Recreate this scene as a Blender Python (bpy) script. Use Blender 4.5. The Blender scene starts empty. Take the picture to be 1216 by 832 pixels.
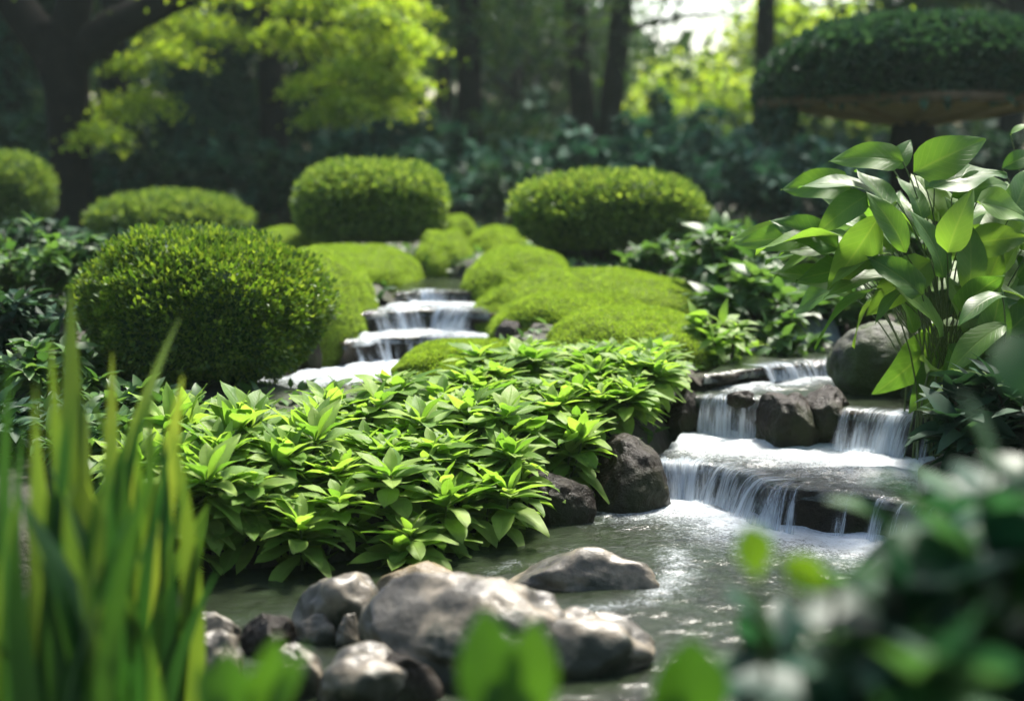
import bpy, math
import numpy as np
from mathutils import Vector

# ------------------------------------------------------------------ camera, sky, sun, exposure
S = bpy.context.scene
COL = S.collection
F_PX = 1689.0                      # focal length in photo pixels (50 mm on 36 mm, 1216 px wide)
CAM_H = 1.15
PITCH = math.atan2(216.0, F_PX)    # horizon sits at photo row 200
cam_d = bpy.data.cameras.new('camera')
cam = bpy.data.objects.new('camera', cam_d)
COL.objects.link(cam)
cam.location = (0, 0, CAM_H)
cam.rotation_euler = (math.pi/2 - PITCH, 0, 0)
cam_d.lens = 50.0
cam_d.sensor_width = 36.0
cam_d.clip_start = 0.05
cam_d.clip_end = 400.0
cam_d.dof.use_dof = True
cam_d.dof.focus_distance = 4.55
cam_d.dof.aperture_fstop = 1.32
cam_d.dof.aperture_blades = 0
S.camera = cam

SUN_EL = math.radians(58)
SUN_AZ = math.radians(27)          # clockwise from +Y (the view direction): behind and to the right
W = bpy.data.worlds.new('World')
S.world = W
W.use_nodes = True
nt = W.node_tree
sky = nt.nodes.new('ShaderNodeTexSky')
sky.sky_type = 'NISHITA'
sky.sun_disc = False
sky.sun_elevation = SUN_EL
sky.sun_rotation = SUN_AZ
sky.air_density = 1.2
sky.dust_density = 3.0
bg = nt.nodes['Background']
bg.inputs['Strength'].default_value = 0.085
nt.links.new(sky.outputs[0], bg.inputs[0])

sun_d = bpy.data.lights.new('sun', 'SUN')
sun_d.energy = 3.4
sun_d.angle = math.radians(11.0)
sun_d.color = (1.0, 0.95, 0.86)
sun = bpy.data.objects.new('sun', sun_d)
COL.objects.link(sun)
SUN_DIR = Vector((math.sin(SUN_AZ)*math.cos(SUN_EL), math.cos(SUN_AZ)*math.cos(SUN_EL), math.sin(SUN_EL)))
sun.rotation_euler = SUN_DIR.to_track_quat('Z', 'Y').to_euler()
sun.location = (6, 14, 20)

S.view_settings.view_transform = 'Standard'
S.view_settings.look = 'None'
S.view_settings.gamma = 1.0
S.view_settings.exposure = 2.1
S.render.engine = 'CYCLES'
S.cycles.use_denoising = True
S.cycles.max_bounces = 6
S.cycles.diffuse_bounces = 3
S.cycles.glossy_bounces = 3
S.cycles.transmission_bounces = 3
S.cycles.transparent_max_bounces = 10
S.cycles.sample_clamp_indirect = 4.0
S.cycles.caustics_reflective = False
S.cycles.caustics_refractive = False

# ------------------------------------------------------------------ layout helpers
def ray(px, py):
    c, s = math.cos(PITCH), math.sin(PITCH)
    x, y, z = (px-608)/F_PX, (416-py)/F_PX, 1.0
    return np.array([x, z*c + y*s, y*c - z*s])
def D(px, py, d):                   # the point of a sight line at ground distance d
    r = ray(px, py)
    return np.array([0, 0, CAM_H]) + r*(d/r[1])
def G(px, py, z):                   # the point of a sight line at height z
    r = ray(px, py)
    return np.array([0, 0, CAM_H]) + r*((z-CAM_H)/r[2])

rng = np.random.default_rng(7)
def unit(a): return a/np.maximum(np.linalg.norm(a, axis=-1, keepdims=True), 1e-9)
def _h(ix, iy, iz, s):
    n = (ix*374761393 + iy*668265263 + iz*2147483647 + s*974634541) & 0xffffffff
    n = ((n ^ (n >> 13))*1274126177) & 0xffffffff
    n = ((n ^ (n >> 16))*2246822519) & 0xffffffff
    return ((n ^ (n >> 15)) & 0xffffff)/float(0xffffff)
def vnoise(P, s=0):
    P = np.asarray(P, float)
    i = np.floor(P).astype(np.int64); f = P - i
    f = f*f*(3-2*f)
    r = 0
    for dx in (0, 1):
        wx = f[..., 0] if dx else 1-f[..., 0]
        for dy in (0, 1):
            wy = f[..., 1] if dy else 1-f[..., 1]
            for dz in (0, 1):
                wz = f[..., 2] if dz else 1-f[..., 2]
                r = r + wx*wy*wz*_h(i[..., 0]+dx, i[..., 1]+dy, i[..., 2]+dz, s)
    return r*2-1
def fbm(P, s=0, o=4, g=0.5):
    P = np.asarray(P, float); a, t = 1.0, 0
    for k in range(o):
        t = t + a*vnoise(P*(2**k) + 17.3*k, s+k); a *= g
    return t
def n1(u, s=0): 
    u = np.asarray(u, float)
    return vnoise(np.stack([u, np.full_like(u, .37), np.full_like(u, .71)], -1), s)
def sst(x, a, b):
    t = np.clip((x-a)/(b-a), 0, 1); return t*t*(3-2*t)

# ------------------------------------------------------------------ mesh helpers
def build(name, V, F, mat, parent=None, uv=None, attrs=None, smooth=True):
    me = bpy.data.meshes.new(name)
    V = np.asarray(V, np.float32); F = np.asarray(F, np.int32)
    n, k = F.shape
    me.vertices.add(len(V)); me.vertices.foreach_set('co', V.ravel())
    me.loops.add(n*k); me.loops.foreach_set('vertex_index', F.ravel())
    me.polygons.add(n)
    me.polygons.foreach_set('loop_start', np.arange(0, n*k, k, dtype=np.int32))
    me.polygons.foreach_set('loop_total', np.full(n, k, np.int32))
    if smooth: me.polygons.foreach_set('use_smooth', np.ones(n, bool))
    if uv is not None:
        l = me.uv_layers.new(name='UVMap')
        l.data.foreach_set('uv', np.asarray(uv, np.float32)[F.ravel()].ravel())
    for an, av in (attrs or {}).items():
        a = me.attributes.new(an, 'FLOAT', 'POINT')
        a.data.foreach_set('value', np.asarray(av, np.float32).ravel())
    me.update(calc_edges=True)
    me.materials.append(mat)
    o = bpy.data.objects.new(name, me)
    COL.objects.link(o)
    if parent is not None: o.parent = parent
    return o
def tag(o, label=None, cat=None, group=None, kind=None):
    if label: o['label'] = label
    if cat: o['category'] = cat
    if group: o['group'] = group
    if kind: o['kind'] = kind
    return o
def thing(name, label, cat, loc=(0, 0, 0), rz=0.0, group=None, sc=None):
    o = bpy.data.objects.new(name, None); COL.objects.link(o)
    o.location = [float(v) for v in loc]; o.rotation_euler = (0, 0, rz)
    o.empty_display_size = 0.1
    if sc is not None: o.scale = (sc, sc, sc) if np.isscalar(sc) else sc
    return tag(o, label, cat, group)
def dup(src, loc, rz, label, sc=1.0, group=None):
    r = src.copy(); COL.objects.link(r)
    r.location = [float(v) for v in loc]; r.rotation_euler = (0, 0, rz)
    r.scale = (sc, sc, sc) if np.isscalar(sc) else sc
    r['label'] = label
    if group: r['group'] = group
    for ch in list(src.children):
        c = ch.copy(); COL.objects.link(c); c.parent = r
        for g in ch.children:
            d = g.copy(); COL.objects.link(d); d.parent = c
    return r

class Bag:                          # gathers quads that become ONE mesh
    def __init__(s): s.V, s.F, s.U, s.n = [], [], [], 0
    def add(s, V, F, U=None):
        V = np.asarray(V, float).reshape(-1, 3)
        s.V.append(V); s.F.append(np.asarray(F)+s.n); s.n += len(V)
        s.U.append(np.zeros((len(V), 2)) if U is None else U)
    def build(s, name, mat, parent=None, smooth=True):
        return build(name, np.concatenate(s.V), np.concatenate(s.F), mat, parent, np.concatenate(s.U), smooth=smooth)

def grid_faces(nu, nv, wrap=False):
    i = np.arange(nu if wrap else nu-1)[:, None]; j = np.arange(nv-1)[None]
    a = i*nv+j; b = ((i+1) % nu)*nv+j
    return np.stack([a, b, b+1, a+1], -1).reshape(-1, 4)
PROF = {
    'lance': lambda t: np.sin(np.pi*t**0.85)**0.85,
    'ovate': lambda t: np.sin(np.pi*t**0.62)**0.8,
    'obov':  lambda t: np.sin(np.pi*t**1.25)**0.8,
    'round': lambda t: np.sqrt(np.clip(1-(2*t-1)**2, 0, 1)),
    'blade': lambda t: (1-t**2.2)*(0.75+0.25*np.sin(np.pi*np.clip(t*1.5, 0, 1))),
}
def leaf(L, w, nl=4, prof='lance', droop=.2, fold=.25, cols=3, wave=0.0):
    t = np.linspace(0, 1, nl+1)
    wd = np.maximum(PROF[prof](t), .03 if cols > 2 else .1)*w/2
    s = np.linspace(-1, 1, cols)
    T, Sx = np.meshgrid(t, s, indexing='ij')
    X = Sx*wd[:, None]
    Z = fold*np.abs(X) - droop*L*T**2 + wave*w*np.sin(T*9+Sx*2)*np.abs(Sx)
    Y = T*L*(1-.12*abs(droop)*T)
    V = np.stack([X, Y, Z], -1).reshape(-1, 3)
    U = np.stack([T, (Sx+1)/2], -1).reshape(-1, 2)
    return V, grid_faces(nl+1, cols), U
def scatter(bag, tpl, pos, d, up, sc):
    V, F, U = tpl
    pos = np.atleast_2d(pos); n = len(pos)
    y = unit(np.broadcast_to(d, (n, 3))); up = np.broadcast_to(up, (n, 3))
    x = np.cross(y, up); bad = np.linalg.norm(x, axis=1) < 1e-4
    x[bad] = [1, 0, 0]; x = unit(x); z = np.cross(x, y)
    sc = np.broadcast_to(sc, (n,)) if np.ndim(sc) < 2 else sc
    R = np.stack([x, y, z], 1)                     # n,3,3
    out = np.einsum('mk,nkj->nmj', V, R)*sc[:, None, None] + pos[:, None]
    m = len(V)
    FF = (F[None]+(np.arange(n)*m)[:, None, None]).reshape(-1, 4)
    bag.add(out.reshape(-1, 3), FF, np.tile(U, (n, 1)))
def tube(bag, pts, rad, n=8):
    P = np.asarray(pts, float); k = len(P)
    rad = np.broadcast_to(rad, (k,)) if np.ndim(rad) < 1 or len(np.atleast_1d(rad)) != k else np.asarray(rad)
    T = unit(np.gradient(P, axis=0))
    ref = np.array([1., 0.2, 0.1]); 
    A = unit(np.cross(T, ref)); B = np.cross(T, A)
    a = np.linspace(0, 2*np.pi, n, endpoint=False)
    ring = P[:, None] + rad[:, None, None]*(np.cos(a)[None, :, None]*A[:, None] + np.sin(a)[None, :, None]*B[:, None])
    V = ring.transpose(1, 0, 2).reshape(-1, 3)
    U = np.stack(np.meshgrid(a, np.arange(k), indexing='ij'), -1).reshape(-1, 2)
    bag.add(V, grid_faces(n, k, True), U)
def curve(a, b, bend, n=8):
    t = np.linspace(0, 1, n)[:, None]
    return np.asarray(a)*(1-t) + np.asarray(b)*t + np.asarray(bend)*(4*t*(1-t))
def rdir(n, r=rng):
    return unit(r.normal(size=(n, 3)))

# ------------------------------------------------------------------ materials
def newmat(name):
    m = bpy.data.materials.new(name); m.use_nodes = True
    n = m.node_tree; n.nodes.clear()
    return m, n.nodes, n.links
def N(nodes, t, **kw):
    o = nodes.new(t)
    for k, v in kw.items():
        if k in o.bl_rna.properties: setattr(o, k, v)
        else: o.inputs[k].default_value = v
    return o
def rampn(nodes, stops):
    r = nodes.new('ShaderNodeValToRGB'); e = r.color_ramp.elements
    while len(e) < len(stops): e.new(.5)
    for el, (p, c) in zip(e, stops):
        el.position = p; el.color = (*c, 1) if len(c) == 3 else c
    return r
def leafmat(name, cols, rough=.42, tr=.38, vein=0.0, trgain=(1.5, 1.45, .8), spec=.4, nscale=18):
    m, nd, lk = newmat(name)
    geo = nd.new('ShaderNodeNewGeometry')
    k = len(cols)
    rp = rampn(nd, [(i/(k-1), c) for i, c in enumerate(cols)])
    lk.new(geo.outputs['Random Per Island'], rp.inputs[0])
    tc = nd.new('ShaderNodeTexCoord')
    no = N(nd, 'ShaderNodeTexNoise', Scale=nscale, Detail=3.0)
    lk.new(tc.outputs['Object'], no.inputs['Vector'])
    mr = N(nd, 'ShaderNodeMapRange'); mr.inputs[1].default_value = .3; mr.inputs[2].default_value = .7
    mr.inputs[3].default_value = .78; mr.inputs[4].default_value = 1.2
    lk.new(no.outputs[0], mr.inputs[0])
    mul = N(nd, 'ShaderNodeMix', data_type='RGBA', blend_type='MULTIPLY'); mul.inputs[0].default_value = 1
    lk.new(rp.outputs[0], mul.inputs[6]); lk.new(mr.outputs[0], mul.inputs[7])
    colr = mul.outputs[2]
    pr = nd.new('ShaderNodeBsdfPrincipled')
    pr.inputs['Roughness'].default_value = rough
    pr.inputs['Specular IOR Level'].default_value = spec
    if vein:
        uvn = nd.new('ShaderNodeUVMap'); sp = nd.new('ShaderNodeSeparateXYZ'); lk.new(uvn.outputs[0], sp.inputs[0])
        a = N(nd, 'ShaderNodeMath', operation='SUBTRACT'); lk.new(sp.outputs[1], a.inputs[0]); a.inputs[1].default_value = .5
        b = N(nd, 'ShaderNodeMath', operation='ABSOLUTE'); lk.new(a.outputs[0], b.inputs[0])
        mid = N(nd, 'ShaderNodeMapRange'); lk.new(b.outputs[0], mid.inputs[0])
        mid.inputs[1].default_value = .0; mid.inputs[2].default_value = .05; mid.inputs[3].default_value = 1; mid.inputs[4].default_value = 0
        # side veins: chevrons along the leaf
        q = N(nd, 'ShaderNodeMath', operation='MULTIPLY_ADD'); lk.new(b.outputs[0], q.inputs[0]); q.inputs[1].default_value = -.55
        lk.new(sp.outputs[0], q.inputs[2])
        w_ = N(nd, 'ShaderNodeMath', operation='MULTIPLY'); lk.new(q.outputs[0], w_.inputs[0]); w_.inputs[1].default_value = 62
        sn = N(nd, 'ShaderNodeMath', operation='SINE'); lk.new(w_.outputs[0], sn.inputs[0])
        sv = N(nd, 'ShaderNodeMapRange'); lk.new(sn.outputs[0], sv.inputs[0]); sv.inputs[1].default_value = .82; sv.inputs[2].default_value = 1.0; sv.inputs[4].default_value = .35
        mx = N(nd, 'ShaderNodeMath', operation='MAXIMUM'); lk.new(mid.outputs[0], mx.inputs[0]); lk.new(sv.outputs[0], mx.inputs[1])
        sc_ = N(nd, 'ShaderNodeMath', operation='MULTIPLY'); lk.new(mx.outputs[0], sc_.inputs[0]); sc_.inputs[1].default_value = vein
        mv = N(nd, 'ShaderNodeMix', data_type='RGBA'); lk.new(sc_.outputs[0], mv.inputs[0]); lk.new(colr, mv.inputs[6])
        mv.inputs[7].default_value = (.22, .30, .09, 1)
        colr = mv.outputs[2]
        bp = N(nd, 'ShaderNodeBump', Strength=.35, Distance=.004); lk.new(mx.outputs[0], bp.inputs['Height']); lk.new(bp.outputs[0], pr.inputs['Normal'])
    lk.new(colr, pr.inputs['Base Color'])
    g = N(nd, 'ShaderNodeMix', data_type='RGBA', blend_type='MULTIPLY'); g.inputs[0].default_value = 1
    lk.new(colr, g.inputs[6]); g.inputs[7].default_value = (*trgain, 1)
    t = nd.new('ShaderNodeBsdfTranslucent'); lk.new(g.outputs[2], t.inputs[0])
    mix = N(nd, 'ShaderNodeMixShader'); mix.inputs[0].default_value = tr
    lk.new(pr.outputs[0], mix.inputs[1]); lk.new(t.outputs[0], mix.inputs[2])
    out = nd.new('ShaderNodeOutputMaterial'); lk.new(mix.outputs[0], out.inputs[0])
    return m
def noisemat(name, stops, scale=6, detail=8, rough=(.6, .9), bump=.4, dist=.02, second=None, spec=.4, bscale=None):
    m, nd, lk = newmat(name)
    tc = nd.new('ShaderNodeTexCoord')
    no = N(nd, 'ShaderNodeTexNoise', Scale=scale, Detail=detail, Roughness=.62)
    lk.new(tc.outputs['Object'], no.inputs['Vector'])
    rp = rampn(nd, stops); lk.new(no.outputs[0], rp.inputs[0])
    colr = rp.outputs[0]
    if second:                                        # patches of another growth or mineral
        col2, sc2, lo, hi = second
        n2 = N(nd, 'ShaderNodeTexNoise', Scale=sc2, Detail=5, Roughness=.6); lk.new(tc.outputs['Object'], n2.inputs['Vector'])
        mr = N(nd, 'ShaderNodeMapRange'); mr.inputs[1].default_value = lo; mr.inputs[2].default_value = hi; lk.new(n2.outputs[0], mr.inputs[0])
        mx = N(nd, 'ShaderNodeMix', data_type='RGBA'); lk.new(mr.outputs[0], mx.inputs[0]); lk.new(colr, mx.inputs[6]); mx.inputs[7].default_value = (*col2, 1)
        colr = mx.outputs[2]
    pr = nd.new('ShaderNodeBsdfPrincipled'); lk.new(colr, pr.inputs['Base Color'])
    pr.inputs['Specular IOR Level'].default_value = spec
    n3 = N(nd, 'ShaderNodeTexNoise', Scale=bscale or scale*5, Detail=8, Roughness=.65); lk.new(tc.outputs['Object'], n3.inputs['Vector'])
    mr = N(nd, 'ShaderNodeMapRange'); lk.new(n3.outputs[0], mr.inputs[0]); mr.inputs[1].default_value = .3; mr.inputs[2].default_value = .7
    mr.inputs[3].default_value = rough[0]; mr.inputs[4].default_value = rough[1]; lk.new(mr.outputs[0], pr.inputs['Roughness'])
    bp = N(nd, 'ShaderNodeBump', Strength=bump, Distance=dist); lk.new(n3.outputs[0], bp.inputs['Height']); lk.new(bp.outputs[0], pr.inputs['Normal'])
    out = nd.new('ShaderNodeOutputMaterial'); lk.new(pr.outputs[0], out.inputs[0])
    return m
M = {}
M['soil'] = noisemat('soil', [(.3, (.012, .010, .007)), (.55, (.03, .024, .016)), (.75, (.05, .042, .028))], 3, second=((.022, .035, .010), 1.3, .48, .62), bump=.8, dist=.03, bscale=22)
M['rock'] = noisemat('grey_rock', [(.30, (.016, .015, .012)), (.45, (.055, .050, .038)), (.53, (.20, .168, .122)), (.66, (.48, .425, .335))], 2.3, second=((.018, .022, .011), 2.1, .50, .57), rough=(.22, .62), bump=.5, dist=.015, bscale=16, spec=.42)
M['wetrock'] = noisemat('wet_rock', [(.3, (.008, .006, .004)), (.55, (.020, .0145, .009)), (.8, (.048, .036, .021))], 5, rough=(.2, .5), bump=1.0, dist=.025, second=((.016, .020, .006), 3, .5, .62), spec=.16, bscale=18)
M['brownrock'] = noisemat('brown_rock', [(.3, (.06, .045, .022)), (.55, (.15, .11, .05)), (.8, (.30, .24, .14))], 5, rough=(.2, .6), bump=.7, dist=.02, second=((.07, .08, .02), 4, .5, .6), bscale=18)
M['mossrock'] = noisemat('mossy_rock', [(.3, (.008, .008, .005)), (.6, (.018, .016, .011)), (.8, (.035, .03, .02))], 4, second=((.030, .050, .008), 2.4, .40, .55), rough=(.5, .9), bump=.9, dist=.02, bscale=20)
M['bark'] = noisemat('dark_bark', [(.3, (.005, .0045, .004)), (.6, (.012, .010, .008)), (.8, (.022, .018, .014))], 9, bump=.9, dist=.03, spec=.04)
M['stem'] = leafmat('green_stem', [(.05, .09, .02), (.08, .12, .03)], tr=.1)
M['twig'] = noisemat('twig', [(.3, (.03, .022, .014)), (.7, (.07, .055, .035))], 12, bump=.4)
M['bedleaf'] = leafmat('bed_leaf', [(.080, .165, .026), (.13, .23, .036), (.175, .28, .05), (.23, .33, .07)], rough=.5, tr=.48, vein=.3, trgain=(1.35, 1.5, .7), spec=.18)
M['bigleaf'] = leafmat('big_leaf', [(.05, .125, .025), (.08, .165, .030), (.12, .21, .04)], rough=.45, tr=.48, vein=.3, spec=.28, trgain=(1.6, 1.6, .6), nscale=9)
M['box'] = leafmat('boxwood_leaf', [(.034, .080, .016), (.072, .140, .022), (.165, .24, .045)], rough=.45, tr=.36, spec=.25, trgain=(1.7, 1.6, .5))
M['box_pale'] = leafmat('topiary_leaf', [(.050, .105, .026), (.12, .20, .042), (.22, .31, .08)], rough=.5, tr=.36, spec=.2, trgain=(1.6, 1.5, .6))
M['moss'] = leafmat('moss_blade', [(.14, .23, .032), (.19, .29, .042), (.25, .35, .06)], rough=.7, tr=.40, spec=.1, trgain=(1.45, 1.45, .6))
M['mossbed'] = noisemat('moss_bed', [(.3, (.03, .05, .008)), (.5, (.08, .12, .012)), (.75, (.12, .17, .018))], 9, bump=.9, dist=.02, spec=.1, bscale=60, rough=(.8, 1))
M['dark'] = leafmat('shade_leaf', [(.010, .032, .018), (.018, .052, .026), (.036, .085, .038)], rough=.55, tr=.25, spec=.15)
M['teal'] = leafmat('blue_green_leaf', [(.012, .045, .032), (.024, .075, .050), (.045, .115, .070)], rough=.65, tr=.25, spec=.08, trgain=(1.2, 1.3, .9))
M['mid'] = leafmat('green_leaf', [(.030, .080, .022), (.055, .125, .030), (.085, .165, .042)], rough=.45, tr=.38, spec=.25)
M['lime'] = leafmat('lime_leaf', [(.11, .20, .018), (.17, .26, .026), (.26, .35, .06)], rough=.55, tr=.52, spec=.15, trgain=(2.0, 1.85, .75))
M['wood'] = leafmat('forest_leaf', [(.018, .05, .020), (.035, .08, .026), (.07, .12, .03)], rough=.6, tr=.4, spec=.1)
M['iris'] = leafmat('iris_blade', [(.014, .055, .016), (.022, .08, .018), (.04, .105, .020), (.10, .165, .03)], rough=.45, tr=.34, trgain=(1.5, 1.45, .6), nscale=3)
M['iris_pale'] = leafmat('pale_iris_blade', [(.03, .085, .02), (.06, .125, .024), (.12, .19, .035), (.17, .24, .05)], rough=.45, tr=.42, trgain=(1.6, 1.5, .6), nscale=3)
M['fore'] = leafmat('foreground_leaf', [(.009, .042, .026), (.016, .062, .032), (.042, .105, .032)], rough=.45, tr=.42, spec=.3)
M['rimwood'] = noisemat('weathered_rim', [(.3, (.06, .040, .022)), (.6, (.11, .075, .04)), (.8, (.16, .115, .065))], 5, bump=.4, spec=.15)
M['board'] = noisemat('soffit_boards', [(.3, (.24, .16, .085)), (.6, (.36, .25, .14)), (.8, (.44, .32, .20))], 5, bump=.3)

def watermat(name, deep, foamc=(.50, .545, .575), rough=.05, bump=.30, tint=(.018, .026, .014)):
    m, nd, lk = newmat(name)
    tc = nd.new('ShaderNodeTexCoord')
    at = N(nd, 'ShaderNodeAttribute', attribute_name='foam')
    n1_ = N(nd, 'ShaderNodeTexNoise', Scale=5.0, Detail=6, Roughness=.6, Distortion=.8); lk.new(tc.outputs['Object'], n1_.inputs['Vector'])
    n2 = N(nd, 'ShaderNodeTexNoise', Scale=120.0, Detail=3, Roughness=.7); lk.new(tc.outputs['Object'], n2.inputs['Vector'])
    n3 = N(nd, 'ShaderNodeTexNoise', Scale=24.0, Detail=5, Roughness=.6, Distortion=1.2); lk.new(tc.outputs['Object'], n3.inputs['Vector'])
    base = rampn(nd, [(.3, deep), (.6, tint), (.8, tuple(c*1.5 for c in tint))]); lk.new(n1_.outputs[0], base.inputs[0])
    # froth: attribute pushed through fine grain so the edge breaks into specks
    a = N(nd, 'ShaderNodeMath', operation='MULTIPLY_ADD'); lk.new(n2.outputs[0], a.inputs[0]); a.inputs[1].default_value = .9; a.inputs[2].default_value = -.45
    b = N(nd, 'ShaderNodeMath', operation='MULTIPLY_ADD'); lk.new(n3.outputs[0], b.inputs[0]); b.inputs[1].default_value = .7; lk.new(a.outputs[0], b.inputs[2])
    c = N(nd, 'ShaderNodeMath', operation='ADD'); lk.new(b.outputs[0], c.inputs[0]); lk.new(at.outputs['Fac'], c.inputs[1])
    f = N(nd, 'ShaderNodeMapRange', interpolation_type='SMOOTHSTEP'); lk.new(c.outputs[0], f.inputs[0]); f.inputs[1].default_value = .60; f.inputs[2].default_value = 1.55
    pr = nd.new('ShaderNodeBsdfPrincipled')
    mx = N(nd, 'ShaderNodeMix', data_type='RGBA'); lk.new(f.outputs[0], mx.inputs[0]); lk.new(base.outputs[0], mx.inputs[6]); mx.inputs[7].default_value = (*foamc, 1)
    lk.new(mx.outputs[2], pr.inputs['Base Color'])
    r = N(nd, 'ShaderNodeMapRange'); lk.new(f.outputs[0], r.inputs[0]); r.inputs[3].default_value = rough; r.inputs[4].default_value = .6
    lk.new(r.outputs[0], pr.inputs['Roughness'])
    pr.inputs['IOR'].default_value = 1.333
    pr.inputs['Specular IOR Level'].default_value = .5
    ad = N(nd, 'ShaderNodeMath', operation='MULTIPLY_ADD'); lk.new(n3.outputs[0], ad.inputs[0]); ad.inputs[1].default_value = 1.0
    sm = N(nd, 'ShaderNodeMath', operation='MULTIPLY'); lk.new(n2.outputs[0], sm.inputs[0]); sm.inputs[1].default_value = .25; lk.new(sm.outputs[0], ad.inputs[2])
    bp = N(nd, 'ShaderNodeBump', Strength=bump, Distance=.03); lk.new(ad.outputs[0], bp.inputs['Height']); lk.new(bp.outputs[0], pr.inputs['Normal'])
    out = nd.new('ShaderNodeOutputMaterial'); lk.new(pr.outputs[0], out.inputs[0])
    return m
M['pool'] = watermat('pool_water', (.008, .010, .006))
M['stream'] = watermat('stream_water', (.010, .012, .008), rough=.1, bump=.3)
def fallmat():
    m, nd, lk = newmat('falling_water')
    at = N(nd, 'ShaderNodeAttribute', attribute_name='dens')
    uvn = nd.new('ShaderNodeUVMap')
    mp = nd.new('ShaderNodeMapping'); mp.inputs['Scale'].default_value = (260, 2.2, 1); lk.new(uvn.outputs[0], mp.inputs[0])
    no = N(nd, 'ShaderNodeTexNoise', Scale=1.0, Detail=4, Roughness=.6); lk.new(mp.outputs[0], no.inputs['Vector'])
    mp2 = nd.new('ShaderNodeMapping'); mp2.inputs['Scale'].default_value = (70, 1.0, 1); lk.new(uvn.outputs[0], mp2.inputs[0])
    no2 = N(nd, 'ShaderNodeTexNoise', Scale=1.0, Detail=3, Roughness=.5); lk.new(mp2.outputs[0], no2.inputs['Vector'])
    s = N(nd, 'ShaderNodeMath', operation='ADD'); lk.new(no.outputs[0], s.inputs[0]); lk.new(no2.outputs[0], s.inputs[1])
    s2 = N(nd, 'ShaderNodeMath', operation='ADD'); lk.new(s.outputs[0], s2.inputs[0]); lk.new(at.outputs['Fac'], s2.inputs[1])
    f = N(nd, 'ShaderNodeMapRange', interpolation_type='SMOOTHSTEP'); lk.new(s2.outputs[0], f.inputs[0]); f.inputs[1].default_value = 1.15; f.inputs[2].default_value = 1.85; f.inputs[4].default_value = .94
    pr = nd.new('ShaderNodeBsdfPrincipled'); pr.inputs['Base Color'].default_value = (.52, .585, .65, 1); pr.inputs['Roughness'].default_value = .28
    bp = N(nd, 'ShaderNodeBump', Strength=.5, Distance=.012); lk.new(s.outputs[0], bp.inputs['Height']); lk.new(bp.outputs[0], pr.inputs['Normal'])
    t = nd.new('ShaderNodeBsdfTranslucent'); t.inputs[0].default_value = (.54, .61, .68, 1)
    m1 = N(nd, 'ShaderNodeMixShader'); m1.inputs[0].default_value = .4; lk.new(pr.outputs[0], m1.inputs[1]); lk.new(t.outputs[0], m1.inputs[2])
    tr = nd.new('ShaderNodeBsdfTransparent')
    m2 = N(nd, 'ShaderNodeMixShader'); lk.new(f.outputs[0], m2.inputs[0]); lk.new(tr.outputs[0], m2.inputs[1]); lk.new(m1.outputs[0], m2.inputs[2])
    out = nd.new('ShaderNodeOutputMaterial'); lk.new(m2.outputs[0], out.inputs[0])
    return m
M['fall'] = fallmat()

# ------------------------------------------------------------------ water plan (metres)
Z1, Z2, Z3, Z4, Z5 = .125, .27, .335, .43, .52
ZA, ZB, ZC, ZD = .215, .338, .442, .505
def line(pts, z): return np.array([G(px, py, z)[:2] for px, py in pts])
lip1 = line([(775, 548), (815, 549), (850, 552), (890, 562), (925, 577), (962, 581), (1000, 586), (1050, 594), (1115, 605), (1180, 618)], Z1)
lip2 = line([(822, 470), (850, 472), (905, 474), (945, 480), (985, 484), (1040, 489), (1075, 493), (1120, 500), (1170, 505)], Z2)
lip3 = line([(835, 446), (880, 440), (915, 434), (960, 430), (998, 428), (1030, 428)], Z3)
lip4 = line([(900, 388), (940, 382), (1000, 380)], Z4)
lip5 = line([(915, 345), (960, 340), (1000, 340)], Z5)
lipA = line([(330, 468), (400, 462), (470, 462)], ZA)
lipB = line([(408, 406), (450, 400), (500, 398), (560, 402), (596, 410)], ZB)
lipC = line([(428, 372), (470, 368), (520, 366), (582, 371)], ZC)
lipD = line([(470, 348), (500, 345), (566, 346)], ZD)
def resample(P, n):
    P = np.asarray(P, float)
    s = np.r_[0, np.cumsum(np.linalg.norm(np.diff(P, axis=0), axis=1))]
    t = np.linspace(0, s[-1], n)
    return np.stack([np.interp(t, s, P[:, k]) for k in range(P.shape[1])], -1)
def shift(P, dy): Q = np.array(P, float); Q[:, 1] += dy; return Q
pool_back = np.array([(-2.4, 3.4), (-1.5, 3.75), (-.95, 3.95), (-.5, 4.08), (-.12, 4.36), (.15, 4.74), (.45, 5.0)])
pool_back = np.r_[pool_back, shift(lip1[2:], .02), [(2.6, 4.1)]]
pool_front = np.array([(-2.4, 2.3), (0, 2.25), (2.6, 2.3)])
TIERS = [  # name, level, front line, back line
    ('pool', 0.0, pool_front, pool_back),
    ('mid', Z1, shift(lip1, .02), shift(lip2, .06)),
    ('upper', Z2, shift(lip2, .02), shift(lip3, .06)),
    ('far', Z3, shift(lip3, .02), shift(resample(lip4, 6), .06)),
    ('far2', Z4, shift(lip4, .02), shift(lip5, .06)),
    ('far3', Z5, shift(lip5, .02), lip5+[(.1, 1.2)]),
    ('leftA', ZA, np.array([(-1.5, 5.75), (-.9, 5.7), (-.45, 5.9)]), shift(lipB, .08)),
    ('leftB', ZB, shift(lipB, .02), shift(lipC, .08)),
    ('leftC', ZC, shift(lipC, .02), shift(lipD, .08)),
    ('leftD', ZD, shift(lipD, .02), shift(lipD, .9)),
]
def polydist(P, poly, closed=True):
    A = np.asarray(poly); B = np.roll(A, -1, 0) if closed else A[1:]
    if not closed: A = A[:-1]
    d = np.full(len(P), 1e9)
    for a, b in zip(A, B):
        ab = b-a; t = np.clip(((P-a)@ab)/max(ab@ab, 1e-12), 0, 1)
        d = np.minimum(d, np.linalg.norm(P-a-t[:, None]*ab, axis=1))
    return d
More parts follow.
